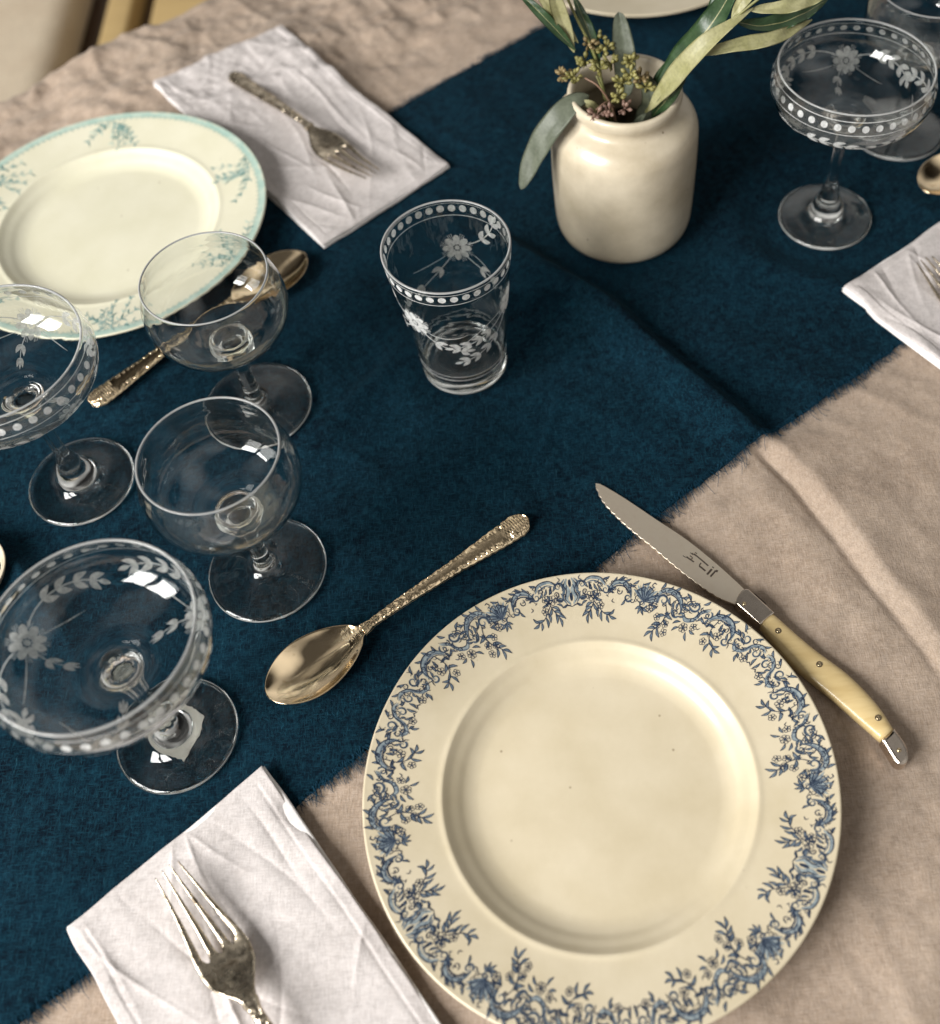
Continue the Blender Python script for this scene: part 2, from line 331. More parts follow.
def base_h(x, y):
    t, n = tn(x, y)
    h = .0034 * fbm(t * 4, n * 7, 1, 3) + .0013 * fbm(t * 14 + 3, n * 22, 2, 3)
    h += .0016 * (ridge(t * 9 + 2 + .5 * fbm(t * 3, n * 3, 9, 2), n * 2.2, 4, 3) - .4) + .0005 * ridge(t * 16 + n * 9, n * 20 - t * 5, 14, 2)
    far = sstep(.70, .80, n)                                                   # rumpled far strip of cloth
    h += far * (.0032 * fbm(t * 26, n * 34, 6, 4, .6) + .0026 * ridge(t * 20, n * 16, 8, 2))
    fold = far * sstep(.05, .14, t) * (.011 * (ridge(t * 8.5 + .6 * n, n * 1.2, 12, 1)) - .002)
    return h * flatmask(x, y) + crease_h(x, y) + fold * flatmask(x, y)

# ------------------------------------------------------------------ floor
floor = mesh('floor', [(-4, -3, -.75), (4, -3, -.75), (4, 5, -.75), (-4, 5, -.75)], [[0, 1, 2, 3]], M_dwood, smooth=False, kind='structure')

# ------------------------------------------------------------------ tablecloth
def build_tablecloth():
    ts = np.linspace(-.75, 1.15, 760)
    ns = np.r_[np.linspace(-.22, .925, 480), np.linspace(.927, 1.35, 110)]
    T, Nn = np.meshgrid(ts, ns, indexing='ij')
    edge = .930 + .004 * vnoise(T * 9, T * 0 + 3)
    R = .012; over = np.clip(Nn - edge, 0, None); ang = np.clip(over / R, 0, PI / 2)
    nflat = np.minimum(Nn, edge) + R * np.sin(ang); drop = R * (1 - np.cos(ang)) + np.clip(over - R * PI / 2, 0, None)
    wave = (.018 * np.sin(T * 28 + 1.5 * np.sin(T * 7)) * sstep(.02, .3, over))
    X, Y = xy(T, nflat + wave)
    H = base_h(X, Y) * (1 - sstep(0, .05, over)) + 0
    H += .0006 * fbm(T * 60, Nn * 70, 21, 2) * flatmask(X, Y)
    V = np.stack([X, Y, H - drop - .0004], -1).reshape(-1, 3)
    o = mesh('tablecloth', V, gridf(len(ts), len(ns)), M_cloth, label='taupe washed linen tablecloth with a raised crease, covering the table', cat='tablecloth')
build_tablecloth()

# ------------------------------------------------------------------ runner
RN0, RN1 = .252, .6955
def run_edge0(t): return RN0 + .0035 * vnoise(t * 9, t * 0 + 1.3) + .0055 * np.exp(-((t - .30) / .09) ** 2) - .006 * sstep(.05, -.08, t) + .0006 * vnoise(t * 130, t * 0)
def run_edge1(t): return RN1 + .004 * vnoise(t * 8, t * 0 + 7.3) + .0008 * vnoise(t * 120, t * 0 + 4)
RUNW = np.array([(-.1629, .4451), (-.13, .475), (-.0966, .5069)]), np.array([(-.40, .43), (-.35, .385), (-.31, .33)]), np.array([(-.05, .63), (-.0, .60), (.04, .5578)]), np.array([(.01, .46), (.0, .43), (.005, .40)])
def run_h(x, y):
    t, n = tn(x, y)
    h = .0024 * (ridge(t * 4.5 + n * 2, n * 2 + .6 * t, 31, 2)) + .0010 * fbm(t * 18, n * 18, 33, 3) + .0016 * (fbm(t * 6, n * 5, 36, 2) * .5 + .5)
    d = polydist(x, y, RUNW[0]); h = h + .0045 * np.exp(-(d / .009) ** 2)
    d = polydist(x, y, RUNW[1]); h = h + .006 * np.exp(-(d / .014) ** 2)
    d = polydist(x, y, RUNW[2]); h = h + .0016 * np.exp(-(d / .009) ** 2)
    d = polydist(x, y, RUNW[3]); h = h + .0008 * np.exp(-(d / .003) ** 2)
    return h * flatmask(x, y)
def run_top(x, y): return base_h(x, y) + .0016 + run_h(x, y)
runner = empty('table_runner', label='navy blue linen table runner with frayed edges laid along the table', cat='table runner')
def build_runner():
    ts = np.linspace(-.62, 1.05, 1100); k = np.linspace(0, 1, 360)
    T, K = np.meshgrid(ts, k, indexing='ij')
    e0, e1 = run_edge0(T), run_edge1(T); n = e0 + (e1 - e0) * K
    X, Y = xy(T, n); Z = run_top(X, Y)
    ed = np.minimum(n - e0, e1 - n); Z = Z - .0012 * sstep(.004, 0, ed)
    V = [np.stack([X, Y, Z], -1).reshape(-1, 3)]
    m = len(ts)
    for j, e in ((0, e0), (-1, e1)):        # skirts down to the cloth
        V.append(np.stack([X[:, j], Y[:, j], Z[:, j] - .0022], -1))
    F = gridf(m, len(k)).tolist(); nv = m * len(k)
    for q, j in ((0, 0), (1, len(k) - 1)):
        o = nv + q * m
        F += [[i * len(k) + j, (i + 1) * len(k) + j, o + i + 1, o + i] for i in range(m - 1)]
    mesh('woven_cloth', np.vstack(V), F, M_run, runner)
    # frayed threads
    r = np.random.RandomState(5); V = []; F = []
    def thread(P, w):
        P = spline(P, 5); d = np.gradient(P, axis=0); d /= np.linalg.norm(d, axis=1)[:, None] + 1e-9
        s = np.cross(d, (0, 0, 1)); s /= np.linalg.norm(s, axis=1)[:, None] + 1e-9; u = np.cross(s, d)
        o = len(V); ww = np.linspace(1, .5, 5) * w
        for p, a, b_, q in zip(P, s, u, ww):
            V.extend([p + a * q, p - a * q * .5 + b_ * q * .8, p - a * q * .5 - b_ * q * .8])
        for i in range(4):
            for c in range(3): F.append([o + i * 3 + c, o + i * 3 + (c + 1) % 3, o + i * 3 + 3 + (c + 1) % 3, o + i * 3 + 3 + c])
    for side, cnt in ((0, 4200), (1, 2200)):
        for t in r.uniform(-.5, .95, cnt):
            e = run_edge0(np.array(t)) if side == 0 else run_edge1(np.array(t)); sg = -1 if side == 0 else 1
            clump = .5 + .5 * float(vnoise(np.array(t * 60), np.array(2.2 + side)))
            L = r.uniform(.0030, .0105) * (.55 + .6 * clump); a = r.normal(0, .45) + .5 * float(vnoise(np.array(t * 45), np.array(9.2)))
            st = r.uniform(0, .003); p = []
            for q in (0, .35, .7, 1):
                tt = t + math.sin(a) * L * q + r.normal(0, .0002); n = float(e) - sg * st + sg * math.cos(a) * L * q
                x, y = xy(tt, n); z = float(base_h(np.array(x), np.array(y))) + (.0016 * (1 - q) + .0007) + (float(run_h(np.array(x), np.array(y))) * (1 - q)) + r.uniform(-.0002, .0007) * (1 if 0 < q < 1 else .4)
                p.append((x, y, z))
            thread(p, r.uniform(.00013, .00026))
    for side, cnt in ((0, 420), (1, 240)):          # longer loose ends
        for t in r.uniform(-.5, .95, cnt):
            e = float(run_edge0(np.array(t)) if side == 0 else run_edge1(np.array(t))); sg = -1 if side == 0 else 1
            L = r.uniform(.007, .015); a = r.normal(0, .7); p = []
            for q in (0, .3, .6, 1):
                a += r.normal(0, .25); x, y = xy(t + math.sin(a) * L * q, e - sg * .002 + sg * abs(math.cos(a)) * L * q)
                p.append((x, y, float(base_h(np.array(x), np.array(y))) + .0022 * (1 - q) + .0006 + (float(run_h(np.array(x), np.array(y))) * (1 - q))))
            thread(p, r.uniform(.00022, .00036))
    mesh('fringe', V, F, M_fringe, runner, kind='stuff')
build_runner()

# ================================================================== decals drawn as ribbons on a surface
class Decal:
    def __init__(s, mapf): s.V = []; s.F = []; s.mi = []; s.map = mapf; s.k = 0; s.ls = 1.0; s.ws = 1.0; s.lace = None
    def ribbon(s, P, w, tone=0, n=None, prof='taper'):
        P = np.asarray(P, float); w = w * s.ws
        if n is None: n = max(6, int(np.sum(np.linalg.norm(np.diff(P, axis=0), axis=1)) / .7))
        n = min(n, 60); Q = spline(P, n); d = np.gradient(Q, axis=0); d /= np.linalg.norm(d, axis=1)[:, None] + 1e-9
        nn = np.stack([-d[:, 1], d[:, 0]], 1); u = np.linspace(0, 1, n)
        if prof == 'taper': ww = w * (.25 + .75 * np.sin(PI * u) ** .8)
        elif prof == 'leaf': ww = w * np.sin(PI * u ** .85) ** .9 + .02 * w
        elif prof == 'disc': ww = w * np.sqrt(np.clip(1 - (2 * u - 1) ** 2, 0, 1)) + .001
        elif prof == 'comma': ww = w * ((1 - u) ** .6 * .85 + .15) * np.clip(u * 12, .3, 1)
        else: ww = np.full(n, w)
        s.k += 1; h = .00003 + tone * .00004 + (s.k % 60) * 5e-7
        o = len(s.V)
        A = Q + nn * ww[:, None] * .5; B = Q - nn * ww[:, None] * .5
        for a, b_ in zip(A, B): s.V.append((a[0], a[1], h)); s.V.append((b_[0], b_[1], h))
        for i in range(n - 1): s.F.append([o + 2 * i, o + 2 * i + 1, o + 2 * i + 3, o + 2 * i + 2]); s.mi.append(tone)
    def leaf(s, p, ang, L, w, tone=1, outline=None):
        L *= s.ls
        q = (p[0] + L * math.cos(ang), p[1] + L * math.sin(ang)); mid = ((p[0] + q[0]) / 2 - .12 * L * math.sin(ang), (p[1] + q[1]) / 2 + .12 * L * math.cos(ang))
        s.ribbon([p, mid, q], w * (1 if not s.lace else .9), tone if not s.lace else s.lace[0], 9, 'leaf')
        if s.lace:
            nx_, ny_ = -math.sin(ang) * w * .42, math.cos(ang) * w * .42
            for sg in (1, -1): s.ribbon([p, (mid[0] + nx_ * sg, mid[1] + ny_ * sg), q], .34, 2, 8, 'flat')
            return
        if outline is not None: s.ribbon([p, mid, q], .16 * w, outline, 6, 'taper')
    def disc(s, p, r, tone=1, n=10): s.ribbon([(p[0] - r, p[1]), (p[0] + r, p[1])], 2 * r, tone, n, 'disc')
    def ring(s, p, r, w, tone=2, n=14):
        a = np.linspace(0, 2 * PI, n); s.ribbon(np.stack([p[0] + r * np.cos(a), p[1] + r * np.sin(a)], 1), w, tone, n + 2, 'flat')
    def scroll(s, c, r0, a0, turns, w, tone=1, dirn=1, tail=1.0, shade=None):
        th = np.linspace(0, turns * 2 * PI, 18); rr = r0 * (1 - .80 * th / th[-1]); a = a0 + dirn * th
        P = np.stack([c[0] + rr * np.cos(a) * tail, c[1] + rr * np.sin(a)], 1)
        s.ribbon(P, w, tone, 34, 'comma')
        if shade is not None: s.ribbon(P[:12] * 1.0, w * .32, shade, 22, 'taper')
    def flower(s, p, r, n=5, tone=(0, 2), a0=0.):
        for k in range(n):
            a = a0 + 2 * PI * k / n; q = (p[0] + r * .55 * math.cos(a), p[1] + r * .55 * math.sin(a)); s.ring(q, r * .40, .30, tone[1], 9)
        s.disc(p, r * .2, tone[1], 6)

def plate_profile(R=.125, zr=.020, rw=.0835, rf=.069):
    P = [(.0005, .0050), (.02, .0049), (.045, .0048), (rf - .008, .0049), (rf - .002, .0053), (rf + .003, .0068), (rf + .007, .0092), (rw - .004, .0112), (rw - .0014, .0132), (rw - .0002, .0141), (rw + .0010, .0143), (rw + .004, .0143)]
    for u in (.2, .4, .6, .8, .93): P.append((rw + .004 + (R - rw - .004) * u, .0143 + (zr - .0143) * u ** 1.1))
    P += [(R - .0006, zr - .0001), (R, zr - .0009), (R - .0004, zr - .0020), (R - .004, zr - .0033)]
    P += [(R - .02, .0118), (rw + .006, .0098), (rw - .003, .0072), (rf + .004, .0026), (rf + .0015, .0008), (rf, 0.0), (rf - .003, 0.0), (rf - .0045, .0012), (rf - .010, .0016), (.0005, .0016)]
    return spline(P, 430), P
def plate_z(R, rw, zr):
    def f(r): u = np.clip((r - rw - .004) / (R - rw - .004), 0, 1); return .0143 + (zr - .0143) * u ** 1.1
    return f
def make_plate(label, loc, rz, body, inks, pattern, group='earthenware dinner plates', R=.125, name='dinner_plate'):
    prof, raw = plate_profile(R); V, F = lathe(prof, 160)
    # actual rim height sampled from the finished profile so the print hugs the glaze
    top = prof[:np.argmax(prof[:, 0])]
    D = Decal(None); pattern(D)
    if D.V:
        Q = np.array(D.V); ang, v, h = Q[:, 0], Q[:, 1] / 1000, Q[:, 2]; r = R - v
        z = np.interp(r, top[:, 0], top[:, 1]) + h + .00006
        DV = np.stack([r * np.cos(ang), r * np.sin(ang), z], 1)
        mi = [0] * len(F) + [1 + k for k in D.mi]; F = F + [[i + len(V) for i in f] for f in D.F]; V = np.vstack([V, DV])
    else: mi = [0] * len(F)
    V = np.asarray(V); a = np.arctan2(V[:, 1], V[:, 0]); rr = np.hypot(V[:, 0], V[:, 1])
    wob = .0009 * np.sin(2 * a + .6) * (rr / R) ** 2
    V[:, 2] += wob
    V[:, 0] *= 1 + .002 * np.sin(3 * a); V[:, 1] *= 1 + .002 * np.sin(3 * a)
    o = mesh(name, V, F, [body] + inks, mi=mi, label=label, cat='plate', group=group); o.location = loc; o.rotation_euler = (0, 0, rz)
    return o

# --- transfer print of the front plate, three 120 degree repeats of a mirrored unit; drawn in mm
def blue_pattern(D):
    U = Decal(None); U.ls = 1.18; U.ws = 1.0; U.lace = (1,); r = random.Random(4)
    R_, L_, F_, Sc = U.ribbon, U.leaf, U.flower, U.scroll
    # --- central cartouche x 0..9
    R_([(1.4, 3.2), (2.6, 6.5), (1.2, 10), (2.8, 14), (.8, 17.4)], 2.2, 0); R_([(2.6, 3.4), (4.6, 6), (3.6, 9.5), (5, 13), (3.2, 16.6)], 1.5, 1); R_([(2.2, 4.5), (3.4, 7), (2.2, 10), (3.8, 13.6), (2, 16.2)], .6, 2)
    Sc((6.6, 7.2), 3.0, 2.2, 1.1, 1.3, 1, 1, shade=2); Sc((7.0, 13.2), 2.6, -2.0, 1.1, 1.2, 1, -1, shade=2)
    R_([(0.3, 4), (.3, 8)], 1.0, 2); R_([(.3, 11), (.3, 15.5)], 1.2, 2); R_([(0, 18.6), (2.6, 17.6), (4.8, 18.2)], .7, 2)
    # --- C scroll 9..22
    R_([(8, 5.6), (12, 3.6), (17, 4.4), (20, 8)], 1.9, 0); R_([(8, 5), (12, 3.0), (17.4, 3.8), (20.6, 7.4)], .55, 2); R_([(8.6, 6.9), (12.4, 5.4), (16, 6.2), (18.6, 9)], .7, 1)
    for x, y, a in ((11, 6.5, 1.2), (13.5, 7, 1.0), (16, 8, .9)): L_((x, y), a, 3.6, 1.2, 1, 2)
    Sc((20.2, 10.2), 2.5, -1.4, 1.2, 1.2, 1, 1, shade=2); Sc((8.6, 11), 2.0, 1.2, 1.0, .8, 2, 1)
    # sprig A hanging at x~14..22, v 13..30
    def sprig(p0, pts, flowers, leaves, fl=5):
        R_([p0] + pts, .45, 2, None, 'flat')
        for (x, y, rr) in flowers: F_((x, y), rr, fl, a0=x)
        for (x, y, a, L) in leaves: L_((x, y), a, L, L * .38, 1, 2)
    sprig((12.5, 11), [(13.5, 15), (12.2, 19), (9.5, 23)], [(11.6, 13.6, 2.9), (17.4, 18.6, 2.3), (15.4, 12.6, 2.2)],
          [(12.6, 17, 2.6, 4.5), (13, 17.6, .9, 4.6), (12.2, 19.4, 2.7, 4.6), (11.4, 21, 1.5, 4.4), (10.4, 22, 2.7, 4.6), (9.6, 23, 1.7, 4.6), (14.2, 14.6, .3, 3.6), (9, 14, 3.0, 3.8), (9.2, 16, 2.6, 3.2)])
    sprig((13.2, 16), [(17, 20.5), (20, 23), (23.4, 23.8)], [], [(16, 19.6, 1.6, 4.6), (18, 21.6, 1.5, 4.8), (19.4, 22.6, -.1, 4.2), (21.6, 23.4, 1.2, 4), (23, 23.8, .3, 4.4), (23, 23.6, -.8, 3.8)])
    # --- acanthus run 22..37
    for k, (dy, w, tn_) in enumerate(((0, 2.1, 0), (-.9, .6, 2), (1.0, .9, 1), (2.2, .7, 2))):
        R_([(21.5, 11 + dy), (25, 6.4 + dy), (30, 5.4 + dy), (34, 8.4 + dy), (35.5, 13 + dy * .5)], w, tn_)
    for x, y, a in ((24, 6, -.9), (27, 4.6, -.7), (30.5, 4.6, -.4), (33.5, 6.5, -.1)): L_((x, y), a, 3.2, 1.1, 1, 2)
    Sc((33.6, 13.4), 2.4, .2, 1.1, 1.3, 1, 1, shade=2)
    # --- shell 38..50 (centre 44, 9)
    for k in range(8):
        a = -2.7 + k * .40; R_([(43, 14), (43 + 4.5 * math.cos(a) , 12 + 4.2 * math.sin(a)), (43.5 + 8.2 * math.cos(a), 11.5 + 7.6 * math.sin(a))], 2.1, 0 if k % 2 else 1, 10, 'leaf')
        R_([(43, 14), (43.5 + 7.8 * math.cos(a + .17), 11.5 + 7.2 * math.sin(a + .17))], .55, 2, 8, 'leaf')
    Sc((43, 15.4), 2.5, 0, 1.3, 1.1, 1, 1, shade=2); F_((47.5, 17.2), 2.2, 5)
    for a in (.4, 1.2, 2.0, 2.7): L_((43, 17), a, 3.8, 1.4, 1, 2)
    # --- big C scroll 48..66 with sprig
    for dy, w, tn_ in ((0, 2.3, 0), (-1.1, .6, 2), (1.1, 1.0, 1), (2.1, .5, 2)):
        R_([(50, 8 + dy), (54, 4.8 + dy), (60, 5 + dy), (64.5, 9 + dy), (66, 14 + dy * .6)], w, tn_)
    Sc((54, 10.6), 3.4, 2.4, 1.2, 1.7, 1, 1, shade=2); Sc((63, 14.8), 2.6, .3, 1.2, 1.3, 1, 1, shade=2)
    for x, y, a in ((57, 8, 1.2), (60, 9, 1.3), (51, 5, -1.2), (58, 3.9, -.8), (63, 6, -.4), (65.5, 10, .2)): L_((x, y), a, 3.8, 1.4, 1, 2)
    sprig((56, 12), [(58, 17), (57, 23), (53, 28)], [(59.6, 22.2, 2.3), (60.6, 26.8, 2.3), (53.4, 20, 2.2), (55.2, 24.4, 2.3)],
          [(57.6, 16, .5, 5), (58, 18, 2.7, 5), (57.8, 20, .6, 4), (57, 23, 2.8, 5), (55.6, 25.4, .9, 5), (55, 26, 2.9, 4.6), (53.6, 27.6, 1.3, 5), (53.2, 28, 2.4, 5), (60, 13, .8, 4.4), (52, 14.5, 2.2, 4)])
    # --- S scroll 66..82 and rosette
    for dy, w, tn_ in ((0, 1.9, 0), (-.9, .55, 2), (1.0, .8, 1)):
        R_([(67, 13 + dy), (70, 16 + dy), (74.5, 14 + dy), (76.5, 9 + dy), (80.5, 5.5 + dy)], w, tn_)
    Sc((72, 7.4), 3.3, 2.8, 1.25, 1.5, 1, -1, shade=2); Sc((80.6, 8.6), 2.4, -1.4, 1.2, 1.1, 1, 1, shade=2)
    F_((71, 20.4), 2.8, 6); F_((76.4, 17.8), 2.1, 5)
    for x, y, a, L in ((68, 18, 2.6, 4), (68.5, 21, 2.4, 4), (73.6, 22, 1.0, 4.2), (75, 20, .2, 3.6), (68.6, 6, -2.4, 4), (69, 9, 3.0, 4), (75.6, 4.8, -.9, 3.6), (77.6, 11, .6, 3.6)): L_((x, y), a, L, 1.4, 1, 2)
    # --- open scroll 82..102 with branch inside
    for dy, w, tn_ in ((0, 2.4, 0), (-1.2, .65, 2), (1.2, 1.1, 1), (2.3, .5, 2)):
        R_([(82, 10.5 + dy), (86, 6 + dy), (92.5, 5.2 + dy), (97.5, 9 + dy), (98.4, 15 + dy * .4)], w, tn_)
    for x, y, a in ((84, 7, -1.5), (88, 4.8, -1.0), (93, 4.6, -.6), (97, 7.6, -.1), (90, 8.6, 1.2), (93, 9.6, 1.5)): L_((x, y), a, 3.4, 1.3, 1, 2)
    Sc((96.6, 15.4), 2.3, .2, 1.1, 1.3, 1, 1, shade=2)
    sprig((87, 9), [(86.4, 15), (89.4, 20), (94, 22)], [(91.4, 15.6, 2.5), (86, 21.8, 2.2)],
          [(86.6, 12, 2.7, 4.2), (86.4, 14.6, .6, 4.2), (87, 17, 2.6, 4.6), (88.6, 19, .4, 4), (90, 20.6, 1.6, 4.6), (92, 21.4, -.5, 4), (93.6, 22, .9, 4.4), (94, 21.8, 0, 4.2)])
    # --- last small scroll 102..118
    for dy, w, tn_ in ((0, 1.8, 0), (-.9, .55, 2), (.9, .7, 1)):
        R_([(100.6, 12 + dy), (103.6, 15 + dy), (108, 13 + dy), (110, 8 + dy), (114, 5 + dy), (117.6, 6 + dy)], w, tn_)
    Sc((105, 7.2), 3.0, 2.8, 1.2, 1.4, 1, -1, shade=2); Sc((114, 9.6), 2.4, -1.2, 1.1, 1.2, 1, 1, shade=2)
    for x, y, a, L in ((102, 5, -2.2, 4), (102, 8, 3.0, 4.2), (108.6, 4.4, -.8, 3.4), (107, 16, 1.2, 4), (110.6, 12, .8, 4), (116.6, 11, 1.4, 4), (117, 7, .5, 2.6)): L_((x, y), a, L, 1.4, 1, 2)
    F_((111.4, 16), 2.2, 5)
    for q in range(85):
        x = 1.5 + q * 1.36; y = r.uniform(3.5, 17); a = r.uniform(0, 6.28); l = r.uniform(1.6, 3.4)
        R_([(x, y), (x + l * .6 * math.cos(a) - .5, y + l * .6 * math.sin(a)), (x + l * math.cos(a + .7), y + l * math.sin(a + .7))], .5, 2)
        if q % 2: L_((x, r.uniform(4, 18)), a, r.uniform(2.2, 3.6), 1.2)
        if q % 2: Sc((x + .8, r.uniform(4.5, 15)), r.uniform(1.0, 1.8), a, 1.1, .6, 2, r.choice((1, -1)))
    V = np.array(U.V); half = 118.2
    rr = np.random.RandomState(2)
    for k in range(6):
        sg = 1 if k % 2 == 0 else -1; c = (k // 2) * 2 * PI / 3 + (0 if sg == 1 else 2 * PI / 3)
        ang = c + sg * V[:, 0] / half * PI / 3
        o = len(D.V); D.V += list(zip(ang.tolist(), (V[:, 1] * 1.12 - .6 + .25 * math.sin(k * 2.1)).tolist(), V[:, 2].tolist()))
        if sg == 1: D.F += [[i + o for i in f] for f in U.F]
        else: D.F += [[i + o for i in f[::-1]] for f in U.F]
        D.mi += U.mi

def spray_pattern(D, angs, seed, band, scale=1.0):
    U = Decal(None); r = random.Random(seed)
    if band:
        for k in range(150):
            a0 = k / 150 * 2 * PI * 125
            U.ribbon([(a0 - 3, 3.0 + .4 * r.random()), (a0 + 3, 3.0 + .4 * r.random())], 5.2, 0, 6, 'flat')
            U.ring((a0, 6.0), 1.3, .4, 1 if band == 1 else 1, 8)
            if k % 2: U.leaf((a0, 5), 1.57, 2.2, 1.0, 0)
    for A in angs:
        for br in range(9):
            x0 = A * 125 + r.uniform(-5, 5) * scale; y0 = 7 + r.uniform(-2, 4); a = 1.57 + (br - 4) * .34 + r.uniform(-.2, .2); L = r.uniform(11, 25) * scale
            P = [(x0, y0)]
            for q in range(4): a += r.uniform(-.3, .3); P.append((P[-1][0] + L / 4 * math.cos(a), P[-1][1] + L / 4 * math.sin(a)))
            U.ribbon(P, .5, 1, None, 'flat')
            for q in range(1, 5):
                for sg in (-1, 1): U.leaf(P[q], a + sg * r.uniform(.5, 1.2), r.uniform(2.6, 4.4) * scale, 1.3, r.choice((1, 2, 1, 0)))
                if r.random() < .4: U.disc(P[q], 1.5, 1)
    for (x, y, h), in zip(U.V): D.V.append((x / 125, y, h))
    D.F += U.F; D.mi += U.mi

FP = (.0131, .1921)
make_plate('cream dinner plate with a blue floral transfer border, largest and nearest in the photo', (FP[0], FP[1] + .0008, .0012), math.radians(93), M_plate, M_ink, blue_pattern)
ang = lambda x, y, c=(-.316, .653): math.atan2(y - c[1], x - c[0])
make_plate('ivory plate with a pale teal edge and small teal sprays, behind the wine glasses', (-.316, .653, .0035), 0, M_plate2, M_teal,
           lambda D: spray_pattern(D, [a % (2 * PI) for a in (ang(-.3228, .7463), ang(-.2288, .688), ang(-.3948, .6908), ang(-.2998, .5517), ang(-.2235, .6068), ang(-.40, .59))], 5, 1, 1.4), R=.1205)
make_plate('plain cream plate cut off by the top edge of the photo, beyond the jar', (.118, .969, .003), 0, M_plate, M_ink, lambda D: None, R=.1215)

# small dish entering at the left edge
def build_dish():
    P = [(.0004, .004), (.015, .004), (.022, .007), (.0262, .013), (.0272, .0135), (.0275, .0128), (.024, .006), (.018, .0012), (.016, 0), (.014, 0), (.013, .001), (.0004, .0015)]
    V, F = lathe(spline(P, 50), 80); o = mesh('salt_dish', V, F, M_jar, label='small pale ceramic dish just showing at the left edge', cat='dish'); o.location = (-.3625, .356, .0035)
build_dish()

# ================================================================== glassware
def arclen(P): return np.r_[0, np.cumsum(np.linalg.norm(np.diff(P, axis=0), axis=1))]
class GlassShape:
    """outer: list of (r,z) from rim down to the stem top; stem/foot added; inner = offset"""
    def __init__(s, outer, wall, inner_bottom_z, lower):
        O = spline(outer, 70); s.O = O; s.L = arclen(O)
        d = np.gradient(O, axis=0); d /= np.linalg.norm(d, axis=1)[:, None]; nrm = np.stack([-d[:, 1], d[:, 0]], 1)   # outward
        if nrm[5, 0] < 0: nrm = -nrm
        s.N = nrm
        I = O - nrm * np.asarray(wall)[:, None] if np.ndim(wall) else O - nrm * wall
        I = I[(I[:, 0] > .0004)]; I = I[I[:, 1] > inner_bottom_z]
        rim = O[0]; w0 = wall if np.ndim(wall) == 0 else wall[0]
        a = np.linspace(0, PI, 7)[1:-1]; cx = rim[0] - w0 / 2
        lip = [(cx - w0 * .6 * math.cos(q), rim[1] + w0 * .6 * math.sin(q)) for q in a]
        inner = I[::-1]; bot = [(.0003, inner_bottom_z)]
        if inner[0][0] > .004: bot += [(inner[0][0] * .55, inner_bottom_z + .0002)]
        prof = np.vstack([bot, inner, lip, O, spline(lower, 60)[1:]])
        s.prof = prof
    def at(s, a, sd, h=.00005):
        """a angle rad, sd metres down from the rim"""
        r = np.interp(sd, s.L, s.O[:, 0]); z = np.interp(sd, s.L, s.O[:, 1]); nr = np.interp(sd, s.L, s.N[:, 0]); nz = np.interp(sd, s.L, s.N[:, 1])
        r = r + nr * h; z = z + nz * h
        return np.stack([r * np.cos(a), r * np.sin(a), z], -1)

def etch(shape, V, F, draw):
    D = Decal(None); draw(D)
    Q = np.array(D.V); DV = shape.at(Q[:, 0], Q[:, 1] / 1000, .00006 + Q[:, 2] * .3)
    mi = [0] * len(F) + [1] * len(D.F); F = F + [[i + len(V) for i in f] for f in D.F]
    return np.vstack([V, DV]), F, mi
def etched_floral(D, flowers, rref, sflow, dots_s, ndots, dot, rings=(), scale=1.0, branchlen=34):
    """flowers: list of (angle, sprays); coordinates: x is angle, y is mm from rim"""
    rref = rref * 1000
    def ribbon(P, w, prof='taper', n=None):
        U = Decal(None); U.ribbon(P, w, 0, n, prof); o = len(D.V)
        D.V += [(x / rref, y, h) for x, y, h in U.V]; D.F += [[i + o for i in f] for f in U.F]; D.mi += U.mi
    for k in range(ndots):
        x = k / ndots * 2 * PI * rref; ribbon([(x, dots_s - dot[1] / 2), (x, dots_s + dot[1] / 2)], dot[0], 'disc', 10)
    for s_, w in rings:
        x = np.linspace(0, 2 * PI * rref, 61)
        for i in range(60): ribbon([(x[i], s_), (x[i + 1], s_)], w, 'flat', 3)
    for A, sprays in flowers:
        cx, cy = A * rref, sflow
        for k in range(8):
            a = k / 8 * 2 * PI; L = 7.2 * scale
            ribbon([(cx + 2 * scale * math.cos(a), cy + 2 * scale * math.sin(a)), (cx + (L + 2.2 * scale) * math.cos(a), cy + (L + 2.2 * scale) * math.sin(a))], 4.2 * scale, 'disc', 12)
            for q in (-.12, 0, .12):
                b_ = a + PI / 8 + q; ribbon([(cx + 7 * scale * math.cos(b_), cy + 6 * scale * math.sin(b_)), (cx + 10.6 * scale * math.cos(b_), cy + 10.6 * scale * math.sin(b_))], .35, 'flat', 4)
        ribbon([(cx - 1.7 * scale, cy), (cx + 1.7 * scale, cy)], 3.4 * scale, 'disc', 10)
        for (a, curve, L, leaves) in sprays:
            P = [(cx + 8 * scale * math.cos(a), cy + 8 * scale * math.sin(a))]; aa = a; n = 7
            for q in range(n): aa += curve / n; P.append((P[-1][0] + L / n * math.cos(aa), P[-1][1] + L / n * math.sin(aa)))
            ribbon(P, .75 * scale if leaves else .65 * scale, 'taper' if not leaves else 'flat')
            if leaves:
                Q = spline(P, 40); 
                for f in np.linspace(.36, .93, leaves):
                    i = int(f * 38); d = Q[min(i + 1, 39)] - Q[i]; b_ = math.atan2(d[1], d[0])
                    for sg in (-1, 1):
                        p = Q[i]; c_ = b_ + sg * .55; l = 7.6 * scale
                        m_ = (p[0] + l * .5 * math.cos(c_ + sg * .15), p[1] + l * .5 * math.sin(c_ + sg * .15)); e = (p[0] + l * math.cos(c_), p[1] + l * math.sin(c_))
                        ribbon([p, m_, e], 3.3 * scale, 'leaf', 9)
                e = Q[-1]; ribbon([e, (e[0] + 6.4 * scale * math.cos(b_), e[1] + 6.4 * scale * math.sin(b_))], 2.6 * scale, 'leaf', 9)

